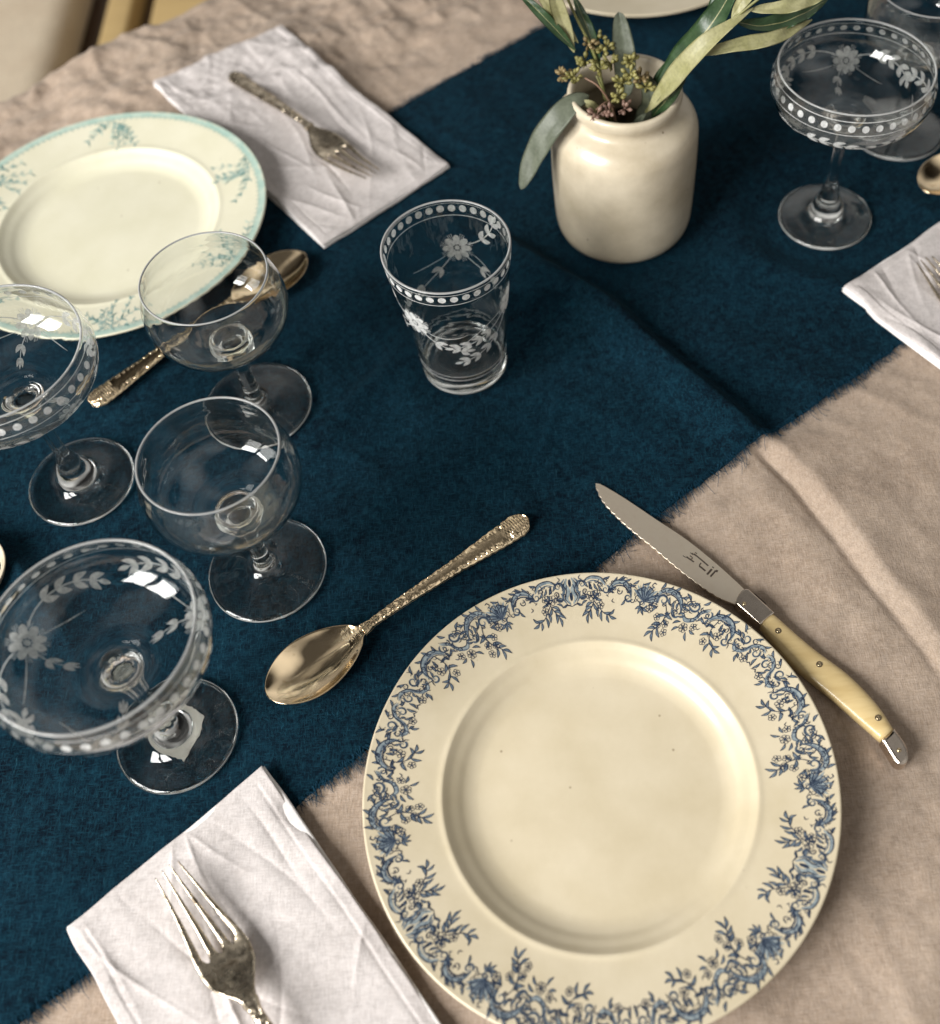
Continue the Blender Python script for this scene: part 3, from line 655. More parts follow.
foot_c = lambda rf, rs, zs: [(rs, zs), (rs * 1.02, .016), (rs * 1.25, .0105), (rs * 2.0, .0066), (rf * .55, .0042), (rf * .88, .0030), (rf - .0006, .0027), (rf, .0020), (rf - .0004, .0010), (rf - .0022, .0006), (rf * .8, .0010), (rf * .5, .0022), (.006, .0034), (.0003, .0036)]
CO = [(.0505, .1360), (.0515, .1325), (.0532, .1265), (.0533, .1200), (.0515, .1135), (.0475, .1075), (.0405, .1025), (.0300, .0990), (.0200, .0968), (.0135, .0952), (.0100, .0930), (.0074, .0900)]
coupe_low = [(.0074, .0900), (.0056, .0860), (.0047, .080), (.0041, .062), (.0040, .046), (.0044, .034), (.0060, .0305), (.0066, .0290), (.0064, .0270), (.0084, .0225), (.0106, .0165), (.0121, .0110), (.0146, .0076), (.021, .0048), (.030, .0032), (.0338, .0028), (.0344, .0020), (.0340, .0010), (.0318, .0006), (.026, .0012), (.015, .0024), (.006, .0034), (.0003, .0036)]
SH_coupe = GlassShape(CO, .0013, .0985, coupe_low)
SM = [(.0378, .1284), (.0386, .1245), (.0405, .1180), (.0424, .1110), (.0431, .1030), (.0422, .0950), (.0392, .0880), (.0335, .0820), (.0250, .0775), (.0160, .0745), (.0110, .0725), (.0110, .0705)]
small_low = [(.0110, .0705), (.0120, .0675), (.0114, .0645), (.0066, .0615), (.0052, .0580), (.0047, .045), (.0048, .030), (.0054, .018), (.0068, .0110), (.0098, .0078), (.014, .0062), (.022, .0046), (.0330, .0032), (.0360, .0027), (.0367, .0019), (.0362, .0010), (.0340, .0006), (.026, .0010), (.015, .0022), (.006, .0032), (.0003, .0034)]
SH_small = GlassShape(SM, .0011, .0778, small_low)
TU = [(.0400, .1145), (.0396, .110), (.0382, .098), (.0362, .080), (.0342, .062), (.0322, .044), (.0304, .026), (.0295, .016), (.0290, .010)]
SH_tumb = GlassShape(TU, .0014, .0105, [(.0290, .010), (.0289, .004), (.0284, .0012), (.0270, .0002), (.024, 0), (.021, .0006), (.010, .0012), (.0003, .0013)])

def facet_stem(V, n=8, z0=.028, z1=.088, amt=.10):
    V = V.copy(); r = np.hypot(V[:, 0], V[:, 1]); a = np.arctan2(V[:, 1], V[:, 0]); m = (r < .0085) & (r > .002) & (V[:, 2] > z0) & (V[:, 2] < z1)
    k = 1 - amt * (1 - np.abs(np.cos(a * n / 2)))
    V[m, 0] *= k[m]; V[m, 1] *= k[m]; return V
def coupe(label, x, y, rz, flowers, z=.0022, seed=0):
    V, F = lathe(SH_coupe.prof, 112); V = facet_stem(V)
    a = np.arctan2(V[:, 1], V[:, 0]); up = sstep(.09, .136, V[:, 2]); V[:, 0] *= 1 + .004 * np.sin(2 * a + seed) * up; V[:, 1] *= 1 + .004 * np.sin(2 * a + seed) * up
    V, F, mi = etch(SH_coupe, V, F, lambda D: etched_floral(D, flowers, .0500, 33, 8.6, 38, (4.3, 4.9), rings=((4.0, .5), (13.4, .5)), scale=1.08))
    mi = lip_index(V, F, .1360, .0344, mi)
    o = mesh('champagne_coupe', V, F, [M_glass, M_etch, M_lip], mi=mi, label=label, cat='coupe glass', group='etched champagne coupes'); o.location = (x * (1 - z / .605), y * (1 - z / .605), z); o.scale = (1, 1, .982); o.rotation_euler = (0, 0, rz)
    return o
SPR = [(-.50, .80, 46, 4), (PI + .45, -.9, 44, 4), (.30, -.6, 30, 0), (PI - .5, .5, 30, 0), (1.0, .4, 16, 2)]
fl3 = lambda a, b_, c: [(a, SPR), (b_, SPR), (c, SPR)]
cb = coupe('etched coupe nearest the camera, with a torn paper sticker under its foot', -.2210, .2460, 0, fl3(math.radians(164), math.radians(26), math.radians(-86)))
coupe('etched coupe cut off by the left edge, beside the pale dish', -.3051, .4263, 0, fl3(math.radians(88), math.radians(-32), math.radians(208)), z=.0030, seed=1)
coupe('etched coupe on the right, standing beyond the folded napkin and beside the jar', .2215, .6124, 0, fl3(math.radians(80), math.radians(-38), math.radians(200)), z=.0028, seed=2)
def sticker():
    P = [(-.2311, .2403), (-.224, .2360), (-.2159, .2304), (-.2112, .243), (-.2074, .2554), (-.2140, .2605), (-.2203, .2638), (-.229, .257), (-.2365, .2466)]
    P = np.array(P) - (-.2210, .2460); P = np.vstack([P[i] + (P[(i + 1) % len(P)] - P[i]) * q + rng.normal(0, .00035, 2) for i in range(len(P)) for q in np.linspace(0, 1, 7)[:-1]]); n = len(P)
    V = [(p[0] * .96, p[1] * .96, .00030) for p in P] + [(p[0] * .96, p[1] * .96, .00045) for p in P]
    F = [list(range(n))[::-1], list(range(n, 2 * n))] + [[i, (i + 1) % n, n + (i + 1) % n, n + i] for i in range(n)]
    mesh('paper_sticker', V, F, M_paper, cb, smooth=False)
sticker()
def small_glass(label, x, y, z, seed):
    V, F = lathe(SH_small.prof, 112); r = np.hypot(V[:, 0], V[:, 1]); a = np.arctan2(V[:, 1], V[:, 0]); up = sstep(.07, .12, V[:, 2])
    V[:, 0] *= 1 + .006 * np.sin(2 * a + seed) * up; V[:, 1] *= 1 + .006 * np.sin(2 * a + seed) * up
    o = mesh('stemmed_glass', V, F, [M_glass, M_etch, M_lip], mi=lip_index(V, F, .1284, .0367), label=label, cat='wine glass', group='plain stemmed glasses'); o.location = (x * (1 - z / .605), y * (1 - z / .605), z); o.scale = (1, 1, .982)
    return o
small_glass('plain stemmed glass in the middle of the cluster, between the spoon and the etched coupes', -.1774, .3489, .0024, .4)
small_glass('plain stemmed glass farthest in the left cluster, standing in front of the teal-edged plate', -.1932, .4775, .0028, 1.9)
small_glass('plain stemmed glass at the top right corner, behind the etched coupe', .2975, .7022, .0030, 2.7)
def tumbler():
    V, F = lathe(SH_tumb.prof, 112)
    sp = [(-2.75, .9, 34, 3), (2.3, .9, 40, 3), (.6, -.9, 30, 0), (2.75, -.5, 30, 0), (.95, -.7, 34, 2)]; sp2 = [(2.5, .5, 44, 4), (2.0, .9, 50, 4), (3.0, -.6, 38, 0), (.7, .3, 26, 2)]
    def draw(D):
        etched_floral(D, [(math.radians(84), sp), (math.radians(-20), sp2), (math.radians(228), sp)], .0375, 38, 6.0, 34, (4.6, 5.6), rings=((2.0, .4), (11.4, .55), (93, .6), (97, 1.0)), scale=1.12)
    V, F, mi = etch(SH_tumb, V, F, draw)
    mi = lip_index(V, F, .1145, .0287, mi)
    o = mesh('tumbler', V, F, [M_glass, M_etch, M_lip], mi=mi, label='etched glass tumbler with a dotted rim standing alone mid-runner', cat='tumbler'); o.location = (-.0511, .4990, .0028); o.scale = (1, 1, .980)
tumbler()

# ================================================================== cutlery
def strip(xs, hw, zc, th, prof=None, nu=17, rel=None):
    """closed slab along +x. hw,zc,th arrays; prof(x,u) extra z both faces; rel(x,u) extra z on top face only"""
    u = np.linspace(-1, 1, nu); su = np.sin(u * PI / 2)
    X = np.repeat(xs[:, None], nu, 1); Y = hw[:, None] * su[None, :]; U = np.repeat(su[None, :], len(xs), 0)
    base = zc[:, None] + (prof(X, U) if prof else 0)
    rd = np.sqrt(np.clip(1 - U ** 6, 0, 1)); half = th[:, None] / 2 * rd
    top = base + half + (rel(X, U) * rd if rel else 0); bot = base - half
    V = np.vstack([np.stack([X, Y, top], -1).reshape(-1, 3), np.stack([X, Y, bot], -1).reshape(-1, 3)]); n = len(xs) * nu
    F = gridf(len(xs), nu).tolist() + [f[::-1] for f in gridf(len(xs), nu, off=n).tolist()]
    for j in (0, nu - 1):
        for i in range(len(xs) - 1):
            a, b_ = i * nu + j, (i + 1) * nu + j; f = [a, b_, b_ + n, a + n]; F.append(f if j else f[::-1])
    for i in (0, len(xs) - 1):
        for j in range(nu - 1):
            a, b_ = i * nu + j, i * nu + j + 1; f = [a, b_, b_ + n, a + n]; F.append(f if i == 0 else f[::-1])
    return V, F
def relief(x0, x1):
    def f(X, U):
        s = (X - x0) / (x1 - x0); e = np.abs(U)
        lump = np.clip(vnoise(X * 520 + 3, U * 2.6 + np.sign(U) * 4, 5) + .25, 0, 1) * (.5 + .5 * np.sin(X * 2 * PI / .0037 + np.sign(U) * 1.1 + 2.5 * e) ** 2)
        bead = lump * np.exp(-((e - .74) / .17) ** 2) * .0013
        border = np.exp(-((e - .95) / .06) ** 2) * .00035
        curl = (np.sin(X * 2 * PI / .0058 + 3 * e)) * .00034 * np.exp(-((s - .16) / .13) ** 2) * (.4 + .6 * np.cos(U * 4) ** 2)
        shell = sstep(.83, .88, s) * (.0009 * np.abs(np.sin(np.arctan2(U, (1.08 - s) * 6) * 5)) * (.4 + .6 * np.sin(X * 2 * PI / .0036) ** 2))
        lob = .0009 * np.exp(-(((s - .9) / .035) ** 2 + (e / .55) ** 2))
        rnd = .00004 * fbm(X * 900, U * 5, 3, 2)
        return bead + border + curl + shell + lob + rnd
    return f
def handle_arrays(x0, x1, n, w0, wm, we, tipr=.5):
    xs = np.linspace(x0, x1, n); s = (xs - x0) / (x1 - x0)
    hw = np.interp(s, [0, .06, .2, .55, .8, .93, 1], [w0 * 1.5, w0, wm, wm * 1.5, we * .90, we, we * .9])
    k = np.clip((1 - s) / .075, 0, 1); hw = hw * np.sqrt(np.clip(1 - (1 - k) ** 2.4, .0, 1)) + .0002
    hw = hw * (1 + .025 * np.sin(xs * 2 * PI / .0052))
    return xs, hw, s
def make_spoon(label, tip, direction, z):
    e = empty('dinner_spoon', (tip[0], tip[1], z), direction, label=label, cat='spoon', group='gilt dessert spoons')
    xs = np.linspace(0, .066, 70); s = xs / .066
    hw = .0205 * np.sin(PI * np.clip(s, 0, 1) ** .88) ** .62 * (1 - .10 * s) ; hw = np.maximum(hw, .0004); k = sstep(.9, 1.0, s); hw = hw * (1 - k) + .0034 * k
    L = np.sin(PI * np.clip(s, 0, .98) ** .95) ** .8
    zc = .0080 + .0006 * s
    prof = lambda X, U: -(.0074 * np.interp(X[:, 0], xs, L))[:, None] * (1 - np.abs(U) ** 2.2)
    def brel(X, U):
        s_ = X / .066; g = sstep(.80, .88, s_) * np.exp(-(U / .75) ** 4)
        return g * (.00035 * np.sin(X * 2600) * np.cos(U * 8) + .0003) + .00018 * np.exp(-((np.abs(U) - .97) / .04) ** 2) + .00010 * vnoise(X * 90, U * 2, 4)
    V, F = strip(xs, hw, zc, np.full(70, .0013), prof, 29, brel); mesh('bowl', V, F, M_gilt, e)
    hx, hh, hs = handle_arrays(.0645, .187, 330, .0027, .0032, .0081)
    hz = np.interp(hs, [0, .10, .3, .6, .85, 1], [.0074, .0086, .0082, .0058, .0038, .0036]); hz = np.convolve(np.pad(hz, 8, 'edge'), np.ones(17) / 17, 'valid')
    V, F = strip(hx, hh, hz, np.interp(hs, [0, .2, 1], [.0028, .0026, .0018]), lambda X, U: .0006 * (1 - U ** 2), 29, relief(.0645, .187)); mesh('handle', V, F, M_gilt, e)
    return e
def make_fork(label, tip, direction, z, cat='fork'):
    e = empty('dinner_fork', (tip[0], tip[1], z), direction, label=label, cat=cat, group='tarnished silver forks')
    _zx = np.linspace(0, .09, 181); _zz = np.interp(_zx, [0, .012, .03, .05, .062, .075, .084, .09], [.0105, .0085, .0048, .0024, .0030, .0072, .0098, .0105]); _zz = np.convolve(np.pad(_zz, 8, 'edge'), np.ones(17) / 17, 'valid')
    zf = lambda x: np.interp(x, _zx, _zz)
    XS = .0530; xs = np.unique(np.r_[np.linspace(0, XS - .004, 46), np.linspace(XS - .004, XS, 14), np.linspace(XS, .0850, 40)]); nx = len(xs)
    W = np.interp(xs, [0, .015, .035, .050, .058, .066, .073, .079, .085], [.0076, .0088, .0112, .0134, .0139, .0126, .0086, .0048, .0034]); W = np.convolve(np.pad(W, 2, 'edge'), np.ones(5) / 5, 'valid')
    g = np.where(xs < XS, .0038 * np.sqrt(np.clip((XS - xs) / .004, 0, 1)) ** .9, 0) * np.interp(xs, [0, .05], [.62, 1]); tw = (2 * W - 3 * g) / 4
    tp = np.interp(xs, [0, .004, .02, .045, XS], [.22, .45, .74, 1, 1]); V = []; F = []; m = 7; c = np.sin(np.linspace(-1, 1, m) * PI / 2); N4 = 4 * m
    blend = sstep(XS, XS - .006, xs)
    for side in (1, -1):
        for i, x in enumerate(xs):
            for k in range(4):
                cy = -W[i] + tw[i] * (k + .5) + g[i] * k; cy = cy * (1 - (1 - tp[i]) * .0)
                lead = .0011 * abs(k - 1.5)
                for q in c:
                    y = cy + q * tw[i] / 2 * tp[i]; u = y / W[i]; rd = math.sqrt(max(0, 1 - q ** 6)) * blend[i] + (1 - blend[i]) * math.sqrt(max(0, 1 - min(1, abs(u)) ** 8))
                    t_ = np.interp(x, [0, .012, XS, .085], [.0008, .0016, .0022, .0026]); z = zf(x) + .0017 * u * u * sstep(.02, .05, x) * (1 - sstep(.07, .084, x)) + side * t_ / 2 * rd
                    if side == 1: z += .00014 * float(fbm(np.array(x * 300), np.array(y * 300), 8, 2)) + float(sstep(.076, .081, x)) * .0005 * abs(math.sin(x * 1500) * math.cos(u * 5))
                    V.append((x + lead * (1 - x / .02 if x < .02 else 0), y, z))
    o = nx * N4
    for i in range(nx - 1):
        solid = xs[i] >= XS - 1e-9
        for j in range(N4 - 1):
            if (j + 1) % m == 0 and not solid: continue
            a_, b_ = i * N4 + j, (i + 1) * N4 + j; F.append([a_, b_, b_ + 1, a_ + 1]); F.append([a_ + 1 + o, b_ + 1 + o, b_ + o, a_ + o])
        for k in range(4):
            for j, e_ in ((k * m, 0), (k * m + m - 1, 1)):
                if solid and not ((k == 0 and e_ == 0) or (k == 3 and e_ == 1)): continue
                a_, b_ = i * N4 + j, (i + 1) * N4 + j; f = [a_, b_, b_ + o, a_ + o]; F.append(f if e_ else f[::-1])
    for k in range(4):
        for j in range(k * m, k * m + m - 1): F.append([j, j + 1, j + 1 + o, j + o])
    AV = [np.array(V)]; AF = F
    mesh('head', np.vstack(AV), AF, M_forkm, e)
    hx, hh, hs = handle_arrays(.083, .196, 300, .0028, .0033, .0064)
    hz = np.interp(hs, [0, .10, .35, .7, .9, 1], [.0100, .0110, .0094, .0052, .0030, .0028]); hz = np.convolve(np.pad(hz, 8, 'edge'), np.ones(17) / 17, 'valid')
    V, F = strip(hx, hh, hz, np.interp(hs, [0, .2, 1], [.0030, .0028, .0019]), lambda X, U: .0006 * (1 - U ** 2), 27, relief(.083, .196)); mesh('handle', V, F, M_forkm, e)
    return e
dirv = lambda a, b_: math.atan2(b_[1] - a[1], b_[0] - a[0])
make_spoon('gilt spoon with an ornate handle lying on the runner above the blue-bordered plate', (-.1692, .2610), dirv((-.1708, .2630), (-.0181, .3686)), .0022)
make_spoon('gilt spoon lying behind the left glasses, beside the teal-edged plate', (-.1667, .6092), dirv((-.1667, .6092), (-.3092, .4855)), .0030)
make_spoon('gilt spoon with only its bowl tip showing at the right edge', (.2960, .6215), TANG, .0030)
make_fork('tarnished silver fork on the nearest white napkin, tines pointing to the glasses', (-.2135, .1685), dirv((-.2135, .1685), (-.1575, .0925)), .0070)
make_fork('dark ornate fork lying across the far white napkin, blurred', (-.1146, .6790), dirv((-.1146, .6790), (-.2296, .8157)), .0080)
make_fork('silver fork on the folded napkin at the right edge, only its tines showing', (.2745, .5470), math.radians(-66), .0082)

# ---- knife
def extr(P, z0, z1, bevel=.0006, n_in=None):
    """solid from an outline (k,2) with a small chamfer on top; returns V,F"""
    P = np.asarray(P, float); c = P.mean(0); n = len(P)
    a = np.roll(P, -1, 0) - np.roll(P, 1, 0); nn = np.stack([a[:, 1], -a[:, 0]], 1); nn /= np.linalg.norm(nn, axis=1)[:, None] + 1e-12
    area2 = np.sum(P[:, 0] * np.roll(P[:, 1], -1) - np.roll(P[:, 0], -1) * P[:, 1])
    if area2 < 0: nn = -nn
    rings = [(0, z0 + bevel * .6), (0, z0 + (z1 - z0) * .55), (bevel * .35, z1 - bevel * .6), (bevel * 1.0, z1 - bevel * .12), (bevel * 1.8, z1)]
    rings = [(bevel, z0)] + rings; V = []
    for off, z in rings:
        for p, q in zip(P, nn): V.append((p[0] - q[0] * off, p[1] - q[1] * off, z))
    F = []
    for k in range(len(rings) - 1):
        for i in range(n):
            f = [k * n + i, k * n + (i + 1) % n, (k + 1) * n + (i + 1) % n, (k + 1) * n + i]; F.append(f if area2 > 0 else f[::-1])
    top = list(range((len(rings) - 1) * n, len(rings) * n)); bot = list(range(n))
    if area2 < 0: top, bot = top[::-1], bot
    else: bot = bot[::-1]
    F += [top, bot]; return V, F
def build_knife():
    e = empty('table_knife', (.1100, .2980, .0), 0, label='serrated steak knife with a yellow horn handle beside the nearest plate', cat='knife')
    O = np.array((.1100, .2980)); L = lambda P: (np.asarray(P, float) - O)
    sp = spline(L([(.0292, .3896), (.0330, .3880), (.0457, .3771), (.0645, .3589), (.0807, .3432), (.0957, .3256), (.1085, .3085), (.1115, .3035)]), 40)
    ed = spline(L([(.1035, .2965), (.0923, .3036), (.0761, .3199), (.0596, .3396), (.0437, .3583), (.0328, .3750), (.0289, .3880)]), 121)
    d = np.gradient(ed, axis=0); d /= np.linalg.norm(d, axis=1)[:, None]; nn = np.stack([-d[:, 1], d[:, 0]], 1); i = np.arange(121)
    ed = ed - nn * (.00055 * (np.abs(np.sin(i * PI / 5.0)) - .5))[:, None] * sstep(6, 14, i)[:, None] * -1
    V, F = extr(np.vstack([sp, ed[:-1]]), .0034, .0050, .00018)
    V = np.array(V); V[:, 2] += .0 ; mi = [0] * len(F)
    # engraved mark
    D = Decal(None); s = 1000
    mk = lambda P, w: D.ribbon((L(P) * s), w, 0, None, 'flat')
    mk = (lambda f: (lambda P, w: f(P, w * 1.35)))(mk)
    mk([(.0770, .3322), (.0784, .3310), (.0800, .3308)], .35); mk([(.0790, .3312), (.0810, .3292), (.0830, .3272)], .7); mk([(.0812, .3318), (.0826, .3300), (.0812, .3292)], .45); mk([(.0826, .3334), (.0846, .3316), (.0862, .3300)], .5)
    mk([(.0838, .3328), (.0872, .3288), (.0912, .3238)], .65); mk([(.0818, .3338), (.0832, .3322)], .4); mk([(.0846, .3338), (.0856, .3326)], .4)
    mk([(.0872, .3262), (.0860, .3246), (.0866, .3232)], .55); mk([(.0858, .3242), (.0876, .3222), (.0890, .3205)], .8)
    mk([(.0896, .3180), (.0930, .3214)], .95); mk([(.0936, .3222), (.0941, .3227)], .95); mk([(.0914, .3164), (.0952, .3202)], .8); mk([(.0952, .3202), (.0962, .3194)], 1.1)
    Q = np.array(D.V); DV = np.stack([Q[:, 0] / s, Q[:, 1] / s, .00504 + Q[:, 2] * .3], 1)
    F = F + [[j + len(V) for j in f] for f in D.F]; mi += [1] * len(D.F); V = np.vstack([V, DV])
    mesh('blade', V, F, [M_steel, M_mark], e, smooth=False, mi=mi)
    b = spline(L([(.1130, .3030), (.1185, .2940), (.1241, .2872), (.1145, .2803), (.1085, .2880), (.1032, .2950), (.1040, .2990), (.1075, .3025), (.1110, .3040), (.1130, .3030)]), 40)[:-1]
    # straighten the joint edge by dense corner points
    b = np.vstack([spline(L([(.1118, .3038), (.1180, .2955), (.1241, .2872)]), 12), spline(L([(.1241, .2872), (.1193, .2838), (.1145, .2803)]), 8)[1:], spline(L([(.1145, .2803), (.1083, .2885), (.1036, .2945), (.1034, .2975), (.1055, .3012), (.1090, .3040), (.1118, .3038)]), 26)[1:-1]])
    V, F = extr(b, .0012, .0098, .0005); mesh('bolster', V, F, M_polish, e, smooth=False)
    up = spline(L([(.1239, .2871), (.1411, .2652), (.1583, .2465), (.1700, .2281), (.1758, .2128)]), 40); lo = spline(L([(.1676, .2071), (.1606, .2159), (.1463, .2338), (.1275, .2563), (.1144, .2801)]), 40)
    # rounded handle: loft between the two sides
    A, B = up, lo[::-1]; m = 15; V = []
    for a_, b_ in zip(A, B):
        for k in range(m):
            q = k / (m - 1) * PI; c = (1 - math.cos(q)) / 2; z = .0055 + .0048 * math.sin(q) ** .55 ; p = a_ * (1 - c) + b_ * c; V.append((p[0], p[1], z))
        for k in range(m - 2, 0, -1):
            q = k / (m - 1) * PI; c = (1 - math.cos(q)) / 2; z = .0055 - .0042 * math.sin(q) ** .55; p = a_ * (1 - c) + b_ * c; V.append((p[0], p[1], z))
    R = 2 * m - 2; F = [[i * R + k, (i + 1) * R + k, (i + 1) * R + (k + 1) % R, i * R + (k + 1) % R] for i in range(39) for k in range(R)] + [list(range(R)), list(range(39 * R, 40 * R))[::-1]]
    A_, B_ = np.array((.1118, .3038)), np.array((.1241, .2872)); nr = np.array((.80, .59)); q = lambda k, o: tuple(A_ + (B_ - A_) * k + nr * o)
    SV, SF = extr(L([q(.12, -.0004), q(.20, .0013), q(.62, .0015), q(.70, -.0004)]), .0020, .0085, .0003); mesh('spring_gap_shade', SV, SF, M_mark, e, smooth=False)  # dark strip standing in for the shade inside the open spring notch
    h = mesh('handle', V, F, M_horn, e)
    for x, y in ((.1239, .2753), (.1429, .2528), (.1682, .2190)):
        P = L([(x, y)])[0]; V, F = lathe([(.0002, .0109), (.0009, .0109), (.00125, .01065), (.0013, .0100), (.0002, .0100)], 20); V[:, :2] += P
        V2, F2 = lathe([(.0013, .01062), (.00175, .0105), (.0018, .0100), (.0013, .0100)], 20); V2[:, :2] += P
        mesh('rivet', np.vstack([V, V2]), F + [[i + len(V) for i in f] for f in F2], [M_brass, M_rim], h, mi=[0] * len(F) + [1] * len(F2))
    c = np.vstack([spline(L([(.1758, .2130), (.1795, .2040), (.1800, .1985), (.1785, .1940), (.1752, .1922), (.1722, .1938), (.1703, .1985), (.1674, .2069)]), 34), spline(L([(.1674, .2069), (.1716, .2099), (.1758, .2130)]), 8)[1:-1]])
    V, F = extr(c, .0010, .0102, .0011); cap = mesh('end_cap', V, F, M_polish, e, smooth=False)
    for x, y, par, zz in ((.1752, .2003, cap, .0102), (.1076, .2945, None, .0098)):
        P = L([(x, y)])[0]; V, F = lathe([(.0002, zz + .0007), (.0008, zz + .0006), (.0012, zz + .0002), (.00125, zz - .0006), (.0002, zz - .0006)], 20); V[:, :2] += P
        mesh('rivet', V, F, M_brass, par or [o for o in e.children if o.name.startswith('bolster')][0])
    e.location.z = .0008
    return e
build_knife()

# ================================================================== napkins
def napkin(label, P, layers, th, seed, zb, sag=0.0, lit=None):
    """P: four corners in order (u0v0, u1v0, u1v1, u0v1)"""
    P = np.array(P, float); r = np.random.RandomState(seed)
    e = empty('napkin', (P[:, 0].mean(), P[:, 1].mean(), zb), 0, label=label, cat='napkin', group='white folded linen napkins')
    c0 = P.mean(0)
    L = np.linalg.norm(P[1] - P[0]); Wd = np.linalg.norm(P[3] - P[0])
    def spacing(n, l):
        a = np.linspace(0, 1, n); k = np.array([0, .0004, .001, .0018, .003]) / l
        return np.unique(np.r_[k, np.linspace(.004 / l, 1 - .004 / l, n), 1 - k])
    CR = [(r.uniform(-.1, 1.1), r.uniform(-.1, 1.1), r.normal(0, .6), r.uniform(.012, .06), r.uniform(.0006, .0019) * r.choice((1, 1, -.7)), r.uniform(.0010, .0032)) for q in range(36)]
    for j in range(layers):
        top = j == layers - 1
        u = spacing(280 if top else 60, L); v = spacing(150 if top else 50, Wd); Uu, Vv = np.meshgrid(u, v, indexing='ij')
        Q = P + r.uniform(-.0013, .0013, (4, 2)) * (1.0 if not top else .3)
        X = (1 - Uu) * (1 - Vv) * Q[0, 0] + Uu * (1 - Vv) * Q[1, 0] + Uu * Vv * Q[2, 0] + (1 - Uu) * Vv * Q[3, 0]
        Y = (1 - Uu) * (1 - Vv) * Q[0, 1] + Uu * (1 - Vv) * Q[1, 1] + Uu * Vv * Q[2, 1] + (1 - Uu) * Vv * Q[3, 1]
        # wavy edges
        cen = Q.mean(0); wv = .0009 * fbm(X * 26, Y * 26, seed + j, 2); X = X + wv * sstep(.25, .0, np.minimum(Uu, 1 - Uu)) ; Y = Y + wv * sstep(.25, 0, np.minimum(Vv, 1 - Vv))
        ed = np.minimum(np.minimum(Uu, 1 - Uu) * L, np.minimum(Vv, 1 - Vv) * Wd); rr = th * .75
        rd = np.sqrt(np.clip(1 - (1 - np.clip(ed / rr, 0, 1)) ** 2, 0, 1))
        wr = .0012 * fbm(X * 16, Y * 16, seed, 3)
        for q, (pu, pv, da, len_, am, wd) in enumerate(CR):          # sharp press creases shared by all layers
            p = P[0] + (P[1] - P[0]) * pu + (P[3] - P[0]) * pv; a = math.atan2(*(P[1] - P[0])[::-1]) + da
            dx, dy = X - p[0], Y - p[1]; al = dx * math.cos(a) + dy * math.sin(a); ac = -dx * math.sin(a) + dy * math.cos(a) + .004 * np.sin(al * 40 + q)
            wr += am * np.exp(-(al / len_) ** 2) * np.exp(-np.abs(ac) / wd)
        wr += .00035 * (np.exp(-((ed - .0075) / .0008) ** 2) * -1 + sstep(.0075, .006, ed)) * (1 if top else 0)   # stitched hem
        und = base_h(X, Y) * .6
        mid = j * th * 1.04 + th / 2 + und + wr * sstep(-.001, .010, ed) + sag * (Uu - .5) ** 2 * (j + 1)
        mid += .0010 * vnoise(X * 40, Y * 40, 60 + j) * (1 - sstep(0, .012, ed)) * j
        Vt = np.stack([X - c0[0], Y - c0[1], mid + th / 2 * rd], -1).reshape(-1, 3); Vb = np.stack([X - c0[0], Y - c0[1], mid - th / 2 * rd], -1).reshape(-1, 3)
        # boundary ring of the bottom sits on the top's ring
        F = gridf(len(u), len(v)).tolist() + [f[::-1] for f in gridf(len(u), len(v), off=len(Vt)).tolist()]
        nm = 'top_fold' if top else 'under_fold'
        mesh(nm, np.vstack([Vt, Vb]), F, [M_nap if top else M_hem], e)
    return e
# each lies partly on the runner, so it starts just above it
napkin('white folded napkin nearest the camera, under the silver fork', [(-.2649, .1445), (-.1272, -.049), (-.0322, .028), (-.1698, .2219)], 3, .0015, 11, .0030)
napkin('white folded napkin beyond the tumbler, under the dark ornate fork', [(-.059, .6986), (-.2018, .8927), (-.3062, .8228), (-.1541, .6192)], 3, .0016, 23, .0032)
napkin('folded napkin at the right edge, its stacked white hems facing the runner', [(.2171, .5327), (.3420, .3400), (.4400, .4080), (.3180, .6000)], 4, .0019, 37, .0030)

# ================================================================== stoneware jar
JX, JY = .0721, .6257
def build_jar():
    P = [(.0004, .008), (.030, .008), (.040, .011), (.0435, .018), (.0445, .05), (.0445, .082), (.042, .092), (.036, .0990), (.0325, .1035), (.0322, .110), (.0332, .1165), (.0342, .1198), (.0358, .1213), (.0374, .1207), (.0384, .1185), (.0385, .1155), (.0376, .1128), (.0362, .1105), (.0360, .1080), (.0372, .1052), (.0410, .1028), (.0462, .0992), (.0496, .0935), (.0508, .0860), (.0510, .065), (.0506, .040), (.0500, .022), (.0490, .011), (.0464, .0042), (.0415, .0008), (.039, 0), (.030, 0), (.028, .001), (.0004, .0012)]
    V, F = lathe(spline(P, 150), 128); a = np.arctan2(V[:, 1], V[:, 0]); k = 1 + .004 * np.sin(2 * a + 1) + .003 * vnoise(a * 1.6 + 5, V[:, 2] * 40)
    V[:, 0] *= k; V[:, 1] *= k; V[:, 2] += .0006 * np.sin(a * 2 + .5) * (V[:, 2] > .1)
    o = mesh('stoneware_jar', V, F, M_jar, label='squat cream stoneware jar holding leafy sprigs', cat='jar'); o.location = (JX - .0008, JY - .003, .0026)
    V, F = lathe([(.0004, .070), (.0440, .070), (.0440, .069), (.0004, .069)], 48); mesh('water', V, F, M_water, o)
build_jar()

